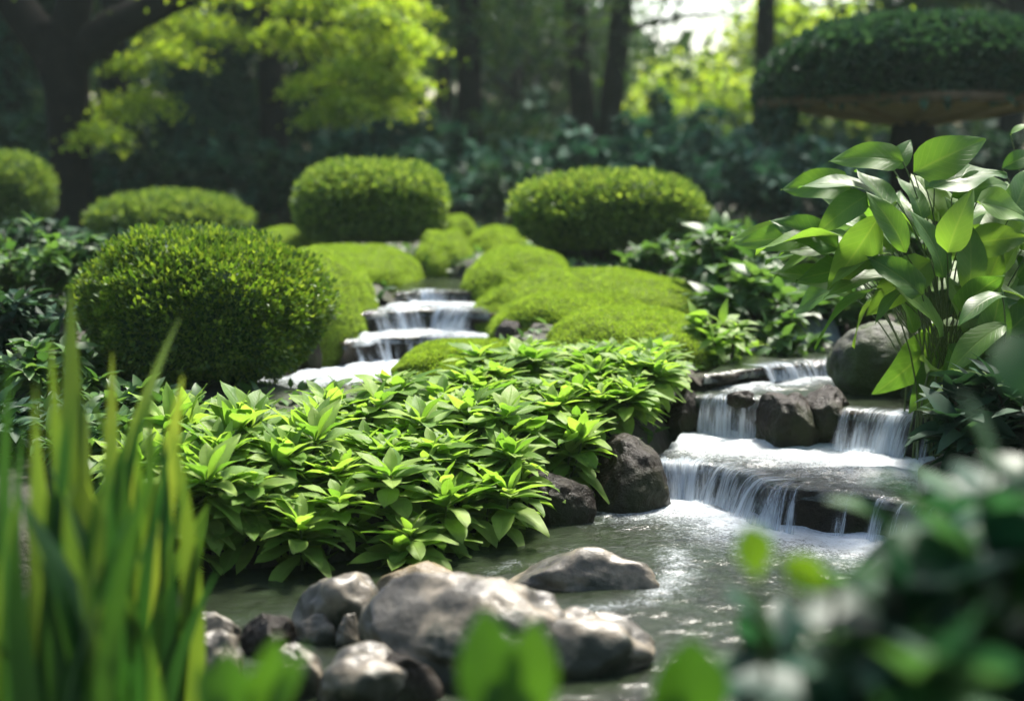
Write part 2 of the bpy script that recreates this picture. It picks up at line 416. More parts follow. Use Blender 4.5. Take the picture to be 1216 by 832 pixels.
def inside(P, poly):
    A = np.asarray(poly); r = np.zeros(len(P), bool)
    for a, b in zip(A, np.roll(A, -1, 0)):
        c = (a[1] > P[:, 1]) != (b[1] > P[:, 1])
        with np.errstate(divide='ignore', invalid='ignore'):
            x = (b[0]-a[0])*(P[:, 1]-a[1])/(b[1]-a[1])+a[0]
        r ^= c & (P[:, 0] < x)
    return r
POLYS = [(lv, np.r_[f, b[::-1]]) for _, lv, f, b in TIERS]
def ground_z(x, y):
    x = np.asarray(x, float).ravel(); y = np.asarray(y, float).ravel()
    P = np.stack([x, y], -1)
    hb = np.interp(y, [-6, 2.2, 3.6, 4.5, 5.3, 6.2, 7.0, 8.0, 9.2, 14, 30, 60, 130], [0.1, .10, .12, .20, .30, .36, .46, .54, .60, .55, .7, 1.2, 2.5])
    hb = hb + .05*fbm(np.stack([x*.9, y*.9, x*0], -1), 3) + .012*fbm(np.stack([x*6, y*6, x*0], -1), 9)
    h = hb.copy()
    near = (y > 1.5) & (y < 10) & (np.abs(x) < 4)
    Q = P[near]; hn = hb[near]
    for lv, poly in POLYS:
        d = polydist(Q, poly); sd = np.where(inside(Q, poly), -d, d)
        t = sst(sd, -.03, .16)
        hn = np.minimum(hn, (lv-.13)*(1-t) + np.maximum(hb[near], lv+.02)*t)
    h[near] = hn
    return h
def gz(x, y): return float(ground_z([x], [y])[0])

# ------------------------------------------------------------------ ground sheet
def axis(fine0, fine1, step, outer):
    f = np.arange(fine0, fine1+1e-6, step)
    return np.r_[[-v for v in outer[::-1] if -v < fine0-.3], f, [v for v in outer if v > fine1+.3]]
gx = np.r_[-120, -60, -40, -30, -22, -16, np.arange(-12, -3.5, .5), np.arange(-3.5, 3.5, .045), np.arange(3.5, 12.1, .5), 16, 22, 30, 40, 60, 120]
gy = np.r_[-8, -4, -2, -1, 0, .8, np.arange(1.4, 10, .045), np.arange(10, 16, .3), np.arange(16, 40, 1.5), 45, 55, 70, 95, 130]
X, Y = np.meshgrid(gx, gy, indexing='ij')
gzv = ground_z(X, Y)
gr = build('ground', np.stack([X.ravel(), Y.ravel(), gzv], -1), grid_faces(len(gx), len(gy))[:, ::-1], M['soil'])
tag(gr, kind='structure')

# ------------------------------------------------------------------ water surfaces
FALL_BASES = {'pool': [shift(lip1[:5], -.06), shift(lip1[6:9], -.05)], 'mid': [shift(lip2[:3], -.05), shift(lip2[4:], -.06)],
              'upper': [shift(lip3[1:5], -.04)], 'far': [shift(lip4, -.03)], 'far2': [shift(lip5, -.03)],
              'leftA': [shift(lipB, -.05)], 'leftB': [shift(lipC, -.05)], 'leftC': [shift(lipD, -.04)]}
def water(name, lv, f, b, nu, nv, mat, reach, gain, amp):
    A, B = resample(f, nu), resample(b, nu)
    t = np.linspace(0, 1, nv)
    P = A[:, None]*(1-t)[None, :, None] + B[:, None]*t[None, :, None]
    P = P.reshape(-1, 2)
    foam = np.zeros(len(P))
    for q in FALL_BASES.get(name, []):
        foam = np.maximum(foam, gain*np.exp(-(polydist(P, q, False)/reach)**1.4))
    if name == 'pool':                                     # froth eddies round the stones
        for q, gn, rc in ((line([(780, 706), (806, 684), (800, 655)], 0), .55, .10), (line([(690, 725), (770, 716)], 0), .5, .07), (line([(560, 690), (612, 668)], 0), .35, .06), (line([(790, 780), (860, 700), (980, 680)], 0), .22, .25)):
            foam = np.maximum(foam, gn*np.exp(-(polydist(P, q, False)/rc)**1.4))
    w = fbm(np.stack([P[:, 0]*7, P[:, 1]*12, P[:, 0]*0], -1), 21, 4)
    z = lv + amp*w*(1+2.0*foam) + .006*foam
    z = z.reshape(nu, nv); P = P.reshape(nu, nv, 2)
    if name not in ('pool', 'leftA'):
        P[:, 0, 1] -= .034; z[:, 0] -= .035; P[:, 1, 1] -= .026; z[:, 1] = lv-.004
    return build('water', np.c_[P.reshape(-1, 2), z.ravel()], grid_faces(nu, nv)[:, ::-1], mat, attrs={'foam': foam})
POOL = water('pool', *TIERS[0][1:], 360, 240, M['pool'], .34, 1.1, .0026)
water('mid', *TIERS[1][1:], 200, 60, M['stream'], .5, 1.12, .005)
water('upper', *TIERS[2][1:], 160, 40, M['stream'], .2, .75, .004)
water('far', *TIERS[3][1:], 100, 60, M['stream'], .2, .8, .004)
water('far2', *TIERS[4][1:], 80, 40, M['stream'], .3, .8, .004)
water('far3', *TIERS[5][1:], 60, 40, M['stream'], .2, .5, .004)
water('leftA', *TIERS[6][1:], 160, 60, M['stream'], .6, 1.15, .006)
water('leftB', *TIERS[7][1:], 160, 30, M['stream'], .3, .85, .005)
water('leftC', *TIERS[8][1:], 120, 30, M['stream'], .3, .85, .005)
water('leftD', *TIERS[9][1:], 80, 30, M['stream'], .4, .8, .004)
for o in bpy.data.objects:
    if o.name.split('.')[0] == 'water': o['kind'] = 'structure'

# ------------------------------------------------------------------ rock ledges and falling water
def ledge(lip, zt, zb, label, seed, back=.16, thick=.0):
    L = resample(lip, 90); t = unit(np.gradient(L, axis=0)); nrm = np.stack([t[:, 1], -t[:, 0]], -1)
    nrm *= np.sign(-nrm[:, 1:2])
    prof = np.array([(-back, -.02), (-.06, -.006), (-.012, -.008), (.004, -.03), (.0, -.4), (-.015, -.75), (.01, -1.0), (.0, -1.4)])
    n = len(prof); V = np.zeros((90, n, 3)); h = zt-zb
    for j, (o_, zz) in enumerate(prof):
        z = zt + (zz*h if j > 2 else zz)
        V[:, j, :2] = L + nrm*o_; V[:, j, 2] = z
    q = V.reshape(-1, 3)
    bump = fbm(q*9, seed)*.016 + fbm(q*28, seed+5)*.005
    q[:, :2] += np.repeat(nrm, n, 0)*bump[:, None]*1.2
    q[:, 2] -= np.abs(bump)*.35
    o = build('rock_ledge', q, grid_faces(90, n), M['wetrock'])
    return tag(o, label, 'rock ledge')
def waterfall(lip, u0, u1, zt, zb, label, seed, dens=0.1, out=.055, layers=2):
    """a sheet of water over the lip between the fractions u0..u1, ridged into strands"""
    full = resample(lip, 400)
    seg = full[int(u0*399):int(u1*399)+1]
    ln = np.linalg.norm(np.diff(seg, axis=0), axis=1).sum()
    nu = max(24, int(ln/.0045)); nv = 22
    Vs, Us, Ds, Fs = [], [], [], []
    for k in range(layers):
        L = resample(seg, nu); t = unit(np.gradient(L, axis=0)); nrm = np.stack([t[:, 1], -t[:, 0]], -1)
        nrm *= np.sign(-nrm[:, 1:2])
        u = np.linspace(0, ln, nu)
        v = np.linspace(-.35, 1, nv)
        ridge = n1(u*75, seed+k)*.006 + n1(u*26, seed+3+k)*.012
        ow = out*(1+.5*n1(u*9, seed+7+k)) + .008*k
        drop = (zt-zb)*(1+.03*n1(u*30, seed+9))
        V = np.zeros((nu, nv, 3)); Dn = np.zeros((nu, nv))
        for j, vv in enumerate(v):
            if vv < 0: o_, z = vv*.28, zt + .004 + .002*k + ridge*.2*(1+vv/.35)
            else:
                o_ = ow*(vv**.8); z = zt + .004 + .002*k - drop*vv**1.75 + ridge*.2*(1-vv)
            o_ = o_ + ridge*np.clip(vv, 0, 1)**.6
            sh = .012*np.clip(vv, 0, 1)*n1(u*14, seed+13)
            V[:, j, :2] = L + nrm*np.reshape(o_, (-1, 1)) + t*sh[:, None]
            V[:, j, 2] = z
            Dn[:, j] = dens - .06 + .42*n1(u*34, seed+20+k) + .42*n1(u*11, seed+31) + .20*sst(vv, .35, 1.0) - .28*sst(-vv, .05, .35)
        edge = np.minimum(u, ln-u)
        Dn -= (.8*(1-sst(edge, 0, .03)))[:, None]
        Us.append(np.stack(np.meshgrid(u + k*3.1 + seed, v, indexing='ij'), -1).reshape(-1, 2))
        Vs.append(V.reshape(-1, 3)); Ds.append(Dn.ravel()); Fs.append(grid_faces(nu, nv)+k*nu*nv)
    o = build('waterfall', np.concatenate(Vs), np.concatenate(Fs), M['fall'], uv=np.concatenate(Us), attrs={'dens': np.concatenate(Ds)})
    return tag(o, label, 'waterfall')
ledge(lip1, Z1, 0, 'dark wet rock ledge under the lowest cascade, at the edge of the pool', 1, back=.2)
ledge(lip2, Z2, Z1, 'dark wet rock step under the middle cascade, beside the twin brown boulders', 2, back=.2)
ledge(lip3, Z3, Z2, 'low wet rock step under the small cascade in front of the mossy boulder', 3)
ledge(lip4, Z4, Z3, 'small rock step upstream among the leafy plants right of the moss', 4)
ledge(lip5, Z5, Z4, 'farthest rock step of the right stream, half hidden by leaves', 5)
ledge(lipB, ZB, ZA, 'lowest rock step of the far stream, behind the leafy bed', 6)
ledge(lipC, ZC, ZB, 'middle rock step of the far stream between the moss banks', 7)
ledge(lipD, ZD, ZC, 'top rock step of the far stream between the moss banks', 8)
waterfall(lip1, 0.0, .36, Z1, 0, 'white curtain of water falling into the pool beside the leafy bed', 101, .28, .07)
waterfall(lip1, .355, .53, Z1, 0, 'fan of white strands where the lowest ledge bends', 131, .42, .11)
waterfall(lip1, .60, .66, Z1, 0, 'thin trickle of two or three strands over the lowest ledge', 151, .1, .05)
waterfall(lip1, .69, .88, Z1, 0, 'short white cascade at the right end of the lowest ledge, by dark leaves', 171, .18, .07)
waterfall(lip2, 0.02, .30, Z2, Z1, 'white veil of water falling left of the twin brown boulders', 201, .45, .06)
waterfall(lip2, .50, .88, Z2, Z1, 'wide silky waterfall right of the twin brown boulders', 231, .34, .085)
waterfall(lip3, .35, .86, Z3, Z2, 'small frothy cascade in front of the mossy boulder', 301, .35, .05)
waterfall(lip4, .2, .95, Z4, Z3, 'pale distant cascade among leaves upstream of the mossy boulder', 321, .4, .06)
waterfall(lip5, .2, .95, Z5, Z4, 'farthest pale cascade of the right stream among leaves', 331, .4, .05)
waterfall(lipB, .02, .9, ZB, ZA, 'lowest white cascade of the far stream, behind the leafy bed', 351, .20, .07)
waterfall(lipC, .03, .93, ZC, ZB, 'middle white cascade of the far stream between the moss banks', 371, .20, .07)
waterfall(lipD, .05, .95, ZD, ZC, 'topmost white cascade of the far stream between the moss banks', 391, .20, .06)

# ------------------------------------------------------------------ rocks
import bmesh
_bm = bmesh.new(); bmesh.ops.create_icosphere(_bm, subdivisions=5, radius=1.0)
_bm.verts.ensure_lookup_table()
ICO_V = np.array([v.co[:] for v in _bm.verts]); ICO_F = np.array([[v.index for v in f.verts] for f in _bm.faces]); _bm.free()
def rock(name, label, c, size, mat, seed, rz=0.0, cuts=7, rough=.22, cat='rock', flat=None, group=None):
    r = np.random.default_rng(seed)
    P = ICO_V*(1 + rough*fbm(ICO_V*1.1, seed, 3)[:, None])
    for _ in range(cuts):
        n = unit(r.normal(size=3)); h = r.uniform(.68, .9)
        d = P@n; over = np.maximum(d-h, 0)
        P = P - n*(over*.88)[:, None]
    if flat: P[:, 2] = np.where(P[:, 2] > flat, flat + (P[:, 2]-flat)*.25, P[:, 2])
    P = P + ICO_V*(.035*fbm(ICO_V*4.5, seed+3, 4) + .012*fbm(ICO_V*16, seed+4, 3))[:, None]
    P = P*np.asarray(size)/2
    o = build(name, P, ICO_F, mat)
    o.location = [float(v) for v in c]; o.rotation_euler = (0, 0, rz)
    return tag(o, label, cat, group)
def prock(name, label, x0, x1, y0, y1, zb, mat, seed, depth=.8, sink=.25, **kw):
    """rock filling photo box x0..x1, y0..y1 that stands on height zb"""
    b = G((x0+x1)/2, y1, zb); d = b[1]
    w = (x1-x0)*d/F_PX*1.12
    dd = w*depth
    ctr = D((x0+x1)/2, (y0+y1)/2, d + dd*.3)
    ztop = CAM_H - (y0-200)*(d+dd*.25)/F_PX
    h = (ztop-zb)
    H = h*(1+sink)*1.06
    return rock(name, label, (ctr[0], d+dd*.32, ztop-H/2), (w, dd, H), mat, seed, **kw)
prock('boulder', 'largest pale grey boulder lying half in the pool at the bottom', 436, 690, 688, 808, 0, M['rock'], 11, depth=.8, sink=.5)
prock('boulder', 'flat sunlit tan rock leaning against the right of the largest boulder', 606, 772, 732, 798, 0, M['rock'], 20, depth=.7, sink=.9)
prock('boulder', 'flat grey boulder in the middle of the pool, water curling round it', 616, 780, 668, 700, 0, M['rock'], 23, depth=.5, sink=1.4)
prock('rock', 'brown mossy rock behind the largest boulder, under the leafy bed', 440, 575, 678, 722, 0, M['brownrock'], 31, depth=.7, sink=.7)
prock('rock', 'round grey rock left of the largest boulder, beneath the leafy bed', 360, 455, 692, 756, 0, M['rock'], 37, sink=.6)
prock('rock', 'pale flat stone at the bottom edge, below the round grey rock', 375, 500, 786, 840, 0, M['rock'], 41, sink=.6)
prock('rock', 'pale rounded pebble beside the iris leaves, farther left of two', 228, 290, 768, 808, 0, M['rock'], 43, sink=.6)
prock('rock', 'light grey stone at bottom left between iris leaves and blurred shoots', 196, 242, 792, 830, 0, M['rock'], 47, sink=.6)
prock('rock', 'pale cobble right of the blurred shoots at bottom left', 318, 385, 776, 826, 0, M['rock'], 53, sink=.6)
prock('rock', 'small whitish pebble just below the round grey rock', 358, 402, 740, 762, 0, M['rock'], 59, sink=.7)
prock('rock', 'small dull stone in the shadow under the leafy bed', 210, 282, 738, 772, 0, M['rock'], 61, sink=.7)
prock('rock', 'tiny pale stone beside the small whitish pebble', 398, 432, 746, 766, 0, M['rock'], 67, sink=.7)
prock('boulder', 'dark wet boulder at the pool edge between leafy bed and waterfall', 688, 796, 524, 606, 0, M['wetrock'], 72, depth=.9, sink=.6, cuts=3, rough=.12)
prock('rock', 'shadowed rock under the leafy bed at the pool edge', 600, 705, 562, 622, 0, M['wetrock'], 74, depth=.7, sink=.8, cuts=4, rough=.15)
prock('rock', 'dark wet rock at the left end of the middle cascade', 788, 836, 468, 516, Z1, M['wetrock'], 79, sink=.4)
prock('boulder', 'taller of twin brown boulders splitting the middle cascade', 897, 976, 462, 530, Z1, M['wetrock'], 83, depth=.9, sink=.2)
prock('boulder', 'lower right of twin brown boulders splitting the middle cascade', 950, 1010, 459, 520, Z1+.03, M['wetrock'], 89, depth=.9, sink=.2)
prock('rock', 'small brown rock in the upper pool behind the middle cascade', 862, 894, 464, 477, Z2, M['wetrock'], 97, sink=.6, depth=.5)
prock('boulder', 'big rounded mossy boulder under the large leaved plant', 985, 1108, 380, 474, Z2-.02, M['mossrock'], 103, depth=.9, sink=.2, cuts=4, rough=.12)
prock('boulder', 'dark mossy rock behind the rounded boulder, under large leaves', 1070, 1190, 400, 482, Z2-.02, M['mossrock'], 107, depth=.9)
prock('rock', 'shaded rock at the left edge of the far stream', 345, 385, 400, 440, ZA, M['wetrock'], 109, sink=.4)
prock('rock', 'dark rock right of the far stream beneath the moss', 588, 622, 376, 414, ZB-.02, M['wetrock'], 113, sink=.4)
prock('rock', 'dark flat stone at the waterline between iris and round grey rock', 285, 350, 742, 776, 0, M['wetrock'], 141, sink=.8)
prock('rock', 'dark stone in front of the largest boulder, lower left side', 430, 520, 790, 835, 0, M['wetrock'], 143, sink=.9)
prock('rock', 'dull stone beside the iris at the waterline', 150, 215, 745, 790, 0, M['brownrock'], 147, sink=.8)
prock('rock', 'pale stone lying in the dark behind the leafy bed, by the hedge ball', 282, 330, 462, 486, .22, M['rock'], 127, sink=.5)
prock('boulder', 'dark boulder at right of the lowest cascade under blurred leaves', 1100, 1230, 520, 640, 0, M['wetrock'], 131, depth=.9)

# ------------------------------------------------------------------ moss mounds
MOSSB = [leaf(.0105, .0045, 2, 'lance', .25, .1, 3)]
def shell(size, n, r, flat=2.4, top=True):
    """points and normals on a super-ellipsoid dome"""
    d = rdir(n*2, r); d[:, 2] = np.abs(d[:, 2]) if top else d[:, 2]
    d = d[:n]
    e = flat
    k = (np.abs(d[:, 0])**e + np.abs(d[:, 1])**e + np.abs(d[:, 2])**e)**(-1/e)
    return d, k
def dome_rad(d, e, seed, amp, fr=2.0):
    k = (np.abs(d[..., 0])**e + np.abs(d[..., 1])**e + np.abs(d[..., 2])**e)**(-1/e)
    return k*(1 + amp*fbm(d*fr, seed, 4))
def dome(nm, size, mat, parent, seed, e=2.4, amp=.08, zmin=-.5, fr=2.0, shrink=1.0):
    th = np.linspace(0, 2*np.pi, 96, endpoint=False); ph = np.linspace(zmin*np.pi/2, np.pi/2*.999, 40)
    T, Pp = np.meshgrid(th, ph, indexing='ij')
    d = np.stack([np.cos(T)*np.cos(Pp), np.sin(T)*np.cos(Pp), np.sin(Pp)], -1)
    P = d*dome_rad(d, e, seed, amp, fr)[..., None]*np.asarray(size)/2*shrink
    return build(nm, P.reshape(-1, 3), grid_faces(96, 40, True), mat, parent)
def cover(bag, tpl, size, n, seed, e=2.4, amp=.08, fr=2.0, zlo=-.3, tilt=.5, sc=(.7, 1.3), depth=.0, upright=.0, lay=False):
    r = np.random.default_rng(seed+500)
    d = rdir(int(n*1.7), r); d = d[d[:, 2] > zlo][:n]
    size = np.asarray(size)
    R = dome_rad(d, e, seed, amp, fr)
    P = d*R[:, None]*size/2*(1-depth*r.random(len(d)))[:, None]
    nr = unit(d**(1)*np.abs(d)**(e-2)/(size/2)) if e != 2 else unit(d/(size/2))
    dr = unit(nr + tilt*rdir(len(d), r) + np.array([0, 0, upright]))
    if lay:      # leaf blades lying near the surface, tips turned outward
        up = unit(nr + .5*rdir(len(d), r))
    else: up = rdir(len(d), r)
    scatter(bag, tpl, P, dr, up, r.uniform(*sc, len(d)))
def moss(label, x0, x1, y0, y1, d, depth, seed, rz=0.0, hgt=None, n=20000, e=2.3, amp=.07):
    c = D((x0+x1)/2, y1, d); w = (x1-x0)*d/F_PX
    ztop = D((x0+x1)/2, y0, d+depth*.25)[2]
    g = gz(c[0], d)
    zb = min(g, D(0, y1, d-depth*.4)[2])-.03
    H = 2*(ztop-zb)
    t = thing('moss_mound', label, 'moss', (c[0], d, zb), rz, group='moss cushions along the far stream')
    size = (w, depth, H)
    dome('moss_bed', size, M['mossbed'], t, seed, e, amp, -.3, 2.2)
    b = Bag(); cover(b, MOSSB[0], size, int(n*1.8), seed, e, amp, 2.2, -.15, .7, (.6, 1.5), upright=.3)
    b.build('moss_tufts', M['moss'], t)
    return t
moss('bright moss bank left of the far stream, behind the hedge ball', 335, 498, 288, 345, 8.4, 1.6, 201)
moss('steep moss bank dropping to the far stream right behind the hedge ball', 310, 445, 296, 402, 7.3, 1.4, 203)
moss('moss cushion at the back right of the far stream, below the right topiary', 548, 690, 290, 362, 8.0, 1.4, 207)
moss('broad moss cushion below the right topiary dome', 560, 850, 316, 388, 7.45, 1.4, 211, n=30000)
moss('low front moss cushion overlapping the broad one, right of the far stream', 578, 800, 344, 412, 6.9, .9, 213, n=26000)
moss('nearest moss cushion behind the leafy bed, on the right', 640, 856, 362, 440, 6.35, 1.0, 217, n=20000)
moss('flat moss patch between the far stream and the leafy bed', 470, 640, 402, 446, 6.0, .7, 219)
moss('small shaded moss hump at the head of the far stream', 490, 566, 272, 340, 9.0, 1.0, 223, n=9000)
moss('thin sunlit moss patch between the two topiary domes', 556, 625, 268, 300, 9.8, 1.2, 227, n=9000)
moss('low moss hump left of the left topiary dome', 290, 388, 268, 300, 10.0, 1.0, 229, n=9000)
moss('tiny moss hump right behind the left topiary dome', 520, 570, 256, 285, 10.6, .6, 231, n=5000)

# ------------------------------------------------------------------ clipped shrubs
BOXL = leaf(.021, .013, 2, 'ovate', .2, .3, 3)
TOPL = leaf(.030, .019, 2, 'ovate', .2, .3, 3)
def clipped(name, label, x0, x1, y0, y1, d, depth, seed, mat, tpl, n, e=2.5, amp=.05, group=None, zlo=-.75, stand=.12):
    c = D((x0+x1)/2, (y0+y1)/2, d); w = (x1-x0)*d/F_PX; h = (y1-y0)*d/F_PX
    g = gz(c[0], d)
    t = thing(name, label, 'clipped shrub', (c[0], d, g), group=group)
    size = (w*.97, depth, h*1.0); off = c[2]-g
    f = Bag(); cover(f, tpl, size, n, seed, e, amp, 2.5, zlo, .75, (.6, 1.35), depth=.10, upright=.25)
    # a few loose sprigs that stick out
    cover(f, tpl, np.array(size)*1.05, n//22, seed, e, amp, 2.5, -.1, .5, (.8, 1.7), depth=.05, upright=.5)
    fo = f.build('foliage', mat, t); fo.location.z = off
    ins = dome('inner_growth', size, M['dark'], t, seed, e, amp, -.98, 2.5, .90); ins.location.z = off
    s = Bag(); r = np.random.default_rng(seed)
    for k in range(7):
        a = r.uniform(0, 6.28); q = r.uniform(.05, .28)
        tube(s, curve((.03*math.cos(a), .03*math.sin(a), -.05), (q*w*math.cos(a), q*depth*math.sin(a), off), (0, 0, .02)), np.linspace(.016, .007, 8), 6)
    s.build('stem', M['twig'], t)
    return t
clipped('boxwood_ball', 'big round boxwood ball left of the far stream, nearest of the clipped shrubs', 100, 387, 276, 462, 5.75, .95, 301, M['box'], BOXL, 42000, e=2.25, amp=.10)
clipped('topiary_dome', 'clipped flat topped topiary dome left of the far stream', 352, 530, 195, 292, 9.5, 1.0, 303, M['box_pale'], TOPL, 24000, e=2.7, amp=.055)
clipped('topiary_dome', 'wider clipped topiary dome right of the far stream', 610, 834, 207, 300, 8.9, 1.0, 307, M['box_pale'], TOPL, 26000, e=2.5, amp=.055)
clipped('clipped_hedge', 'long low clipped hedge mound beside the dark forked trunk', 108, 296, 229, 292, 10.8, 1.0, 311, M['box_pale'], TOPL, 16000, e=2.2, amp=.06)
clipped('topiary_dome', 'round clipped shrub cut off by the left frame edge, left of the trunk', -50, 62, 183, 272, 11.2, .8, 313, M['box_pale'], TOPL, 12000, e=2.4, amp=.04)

# ------------------------------------------------------------------ leafy bed beside the pool
BED = [leaf(.150, .064, 7, 'lance', .26, .20, 5, .06), leaf(.140, .066, 7, 'obov', .32, .16, 5, .07), leaf(.158, .060, 7, 'lance', .16, .24, 5, .05)]
def whorl_plant(seed, nst, hgt, spread):
    r = np.random.default_rng(seed); lb, sb = Bag(), Bag()
    for s in range(nst):
        a = r.uniform(0, 6.28); q = spread*math.sqrt(r.random()); 
        tip = np.array([q*math.cos(a), q*math.sin(a), hgt*r.uniform(.75, 1.12)])
        base = np.array([.25*q*math.cos(a), .25*q*math.sin(a), -.04])
        path = curve(base, tip, (0.02*math.cos(a), .02*math.sin(a), .01), 8)
        tube(sb, path, np.linspace(.005, .003, 8), 5)
        g = r.uniform(0, 6.28)
        # open rosette at the tip, then looser and lower whorls down the stem
        for (zf, n_, e0, e1, k0) in ((1.0, 3, 58, 72, .62), (.985, 5, 30, 48, .86), (.93, 6, 8, 26, 1.0), (.80, 5, -10, 10, 1.02), (.58, 4, -28, -6, .95)):
            p = np.array([np.interp(zf, np.linspace(0, 1, 8), path[:, j]) for j in range(3)])
            for q_ in range(n_):
                az = g + q_*2*math.pi/n_ + zf*9 + r.normal(0, .16)
                el = math.radians(r.uniform(e0, e1) + r.normal(0, 5))
                d = np.array([math.cos(az)*math.cos(el), math.sin(az)*math.cos(el), math.sin(el)])
                up = np.array([-math.cos(az)*math.sin(el), -math.sin(az)*math.sin(el), math.cos(el)]) + .15*r.normal(size=3)
                scatter(lb, BED[r.integers(3)], p + d*.006, d, up, k0*r.uniform(.78, 1.08))
    return lb, sb
def make_whorl(seed, nst, hgt, spread, label, loc, rz):
    t = thing('whorled_plant', label, 'plant', loc, rz, group='leafy plants massed in the bed by the pool')
    lb, sb = whorl_plant(seed, nst, hgt, spread)
    lb.build('foliage', M['bedleaf'], t); sb.build('stem', M['stem'], t)
    return t
bed_front = np.array([(-.98, 3.98), (-.72, 4.02), (-.48, 4.10), (-.28, 4.24), (-.10, 4.44), (.06, 4.62), (.20, 4.82), (.33, 5.0), (.41, 5.2), (.46, 5.45)])
bed_back = np.array([(-1.02, 4.50), (-.85, 4.62), (-.66, 4.80), (-.45, 5.02), (-.28, 5.25), (-.12, 5.50), (.06, 5.72), (.24, 5.82), (.40, 5.9), (.54, 5.88)])
protos = []
rb = np.random.default_rng(99)
ROWS = [(0.0, 12, 'in the lowest row overhanging the dark water'), (.15, 11, 'just above the lowest row of the bed'), (.36, 10, 'in the middle row of the bed'), (.62, 9, 'in the row behind the middle of the bed'), (.92, 9, 'in the back row next to the moss')]
ORD = ['first', 'second', 'third', 'fourth', 'fifth', 'sixth', 'seventh', 'eighth', 'ninth', 'tenth', 'eleventh', 'twelfth']
LOW, TALL = [], []
cnt = 0
for f, n, where in ROWS:
    A, B = resample(bed_front, n), resample(bed_back, n)
    for i in range(n):
        p = A[i]*(1-f)+B[i]*f + rb.normal(scale=.025, size=2)
        lab = '%s leafy plant from left %s' % (ORD[i], where)
        z = gz(*p); rz = rb.uniform(0, 6.28)
        top = np.interp(f, [0, .15, .36, .62, .92], [.20, .28, .335, .37, .39]) - .06*sst(f, .1, .5)*sst(-p[0], 0, .3) - .05*sst(p[0], .1, .5)*sst(f, .1, .6)
        need = top + rb.normal(scale=.015) - z - .035
        store, H0 = (LOW, .10) if need < .145 else (TALL, .20)
        if len(store) < 4:
            o = make_whorl(400+cnt, 5, H0, .145, lab, (p[0], p[1], z), rz); store.append(o)
        else:
            k = rb.uniform(.80, 1.25)
            o = dup(store[rb.integers(4)], (p[0], p[1], z), rz, lab, (k, k, k*min(max(.75, need/H0), 1.5)))
        cnt += 1

# ------------------------------------------------------------------ generic leafy bushes
def bush_mesh(seed, R, H, nst, npl, tpl, rise=.35, spread=1.0):
    """stems fanning from the base; leaves alternate along each stem"""
    r = np.random.default_rng(seed); lb, sb = Bag(), Bag()
    for s in range(nst):
        a = r.uniform(0, 6.28); q = R*math.sqrt(r.random())*spread
        h = H*(1-.45*(q/R)**2)*r.uniform(.75, 1.05)
        tip = np.array([q*math.cos(a), q*math.sin(a), h])
        base = np.array([.15*q*math.cos(a), .15*q*math.sin(a), -.03])
        path = curve(base, tip, (-.08*q*math.cos(a), -.08*q*math.sin(a), .1*h), 9)
        tube(sb, path, np.linspace(.008, .003, 9), 5)
        tt = r.uniform(.25, 1.0, npl)**.8
        P = np.stack([np.interp(tt, np.linspace(0, 1, 9), path[:, j]) for j in range(3)], -1)
        az = a + r.normal(scale=1.5, size=npl); el = r.normal(rise, .45, npl)
        d = np.stack([np.cos(az)*np.cos(el), np.sin(az)*np.cos(el), np.sin(el)], -1)
        up = np.stack([-np.cos(az)*np.sin(el), -np.sin(az)*np.sin(el), np.cos(el)], -1) + .35*r.normal(size=(npl, 3))
        scatter(lb, tpl[r.integers(len(tpl))], P, d, up, r.uniform(.65, 1.2, npl))
    return lb, sb
def bush(name, label, loc, seed, R, H, nst, npl, tpl, mat, group=None, cat='shrub', **kw):
    t = thing(name, label, cat, loc, group=group)
    lb, sb = bush_mesh(seed, R, H, nst, npl, tpl, **kw)
    lb.build('foliage', mat, t); sb.build('stem', M['twig'], t)
    return t
L9 = [leaf(.10, .045, 4, 'ovate', .35, .2, 3), leaf(.085, .04, 4, 'lance', .3, .25, 3)]
L14 = [leaf(.15, .07, 5, 'ovate', .4, .15, 3), leaf(.13, .07, 5, 'ovate', .3, .2, 3)]
def at(px, d): 
    x = (px-608)/F_PX*d
    return (x, d, gz(x, d))
def toph(py, d, loc): return D(0, py, d)[2]-loc[2]
# right of the moss, around the upper stream
for i, (px, d, py, R, mt, tp, lab) in enumerate([
    (780, 7.9, 284, .24, 'mid', L9, 'small pale leafed plant standing on the moss below the right topiary'),
    (860, 7.2, 268, .30, 'mid', L14, 'broad leaved green plant right of the moss, tallest there'),
    (900, 6.7, 310, .26, 'mid', L14, 'broad leaved plant right of the moss, before the tallest one'),
    (868, 6.1, 362, .20, 'bedleaf', L9, 'light green plant at the right end of the leafy bed by upper pool'),
    (925, 6.35, 372, .18, 'mid', L9, 'low dark green plant beside the small cascade'),
    (1010, 6.9, 300, .26, 'mid', L14, 'leafy plant on the far side of the right stream'),
    (830, 8.6, 262, .30, 'mid', L14, 'dim leafy plant behind the right topiary, at its right side'),
    (940, 8.4, 262, .34, 'mid', L14, 'yellow green leafy plant behind the right stream'),
    (1000, 9.2, 285, .4, 'mid', L14, 'hazy green shrub left of the mushroom shelter post'),
    (905, 9.6, 262, .4, 'teal', L14, 'blue green shrub between right topiary and mushroom shelter'),
    ]):
    loc = at(px, d)
    bush('leafy_plant', lab, loc, 500+i, R, max(.15, toph(py, d, loc)), 15 if R > .22 else 11, 22, tp, M[mt], cat='plant')
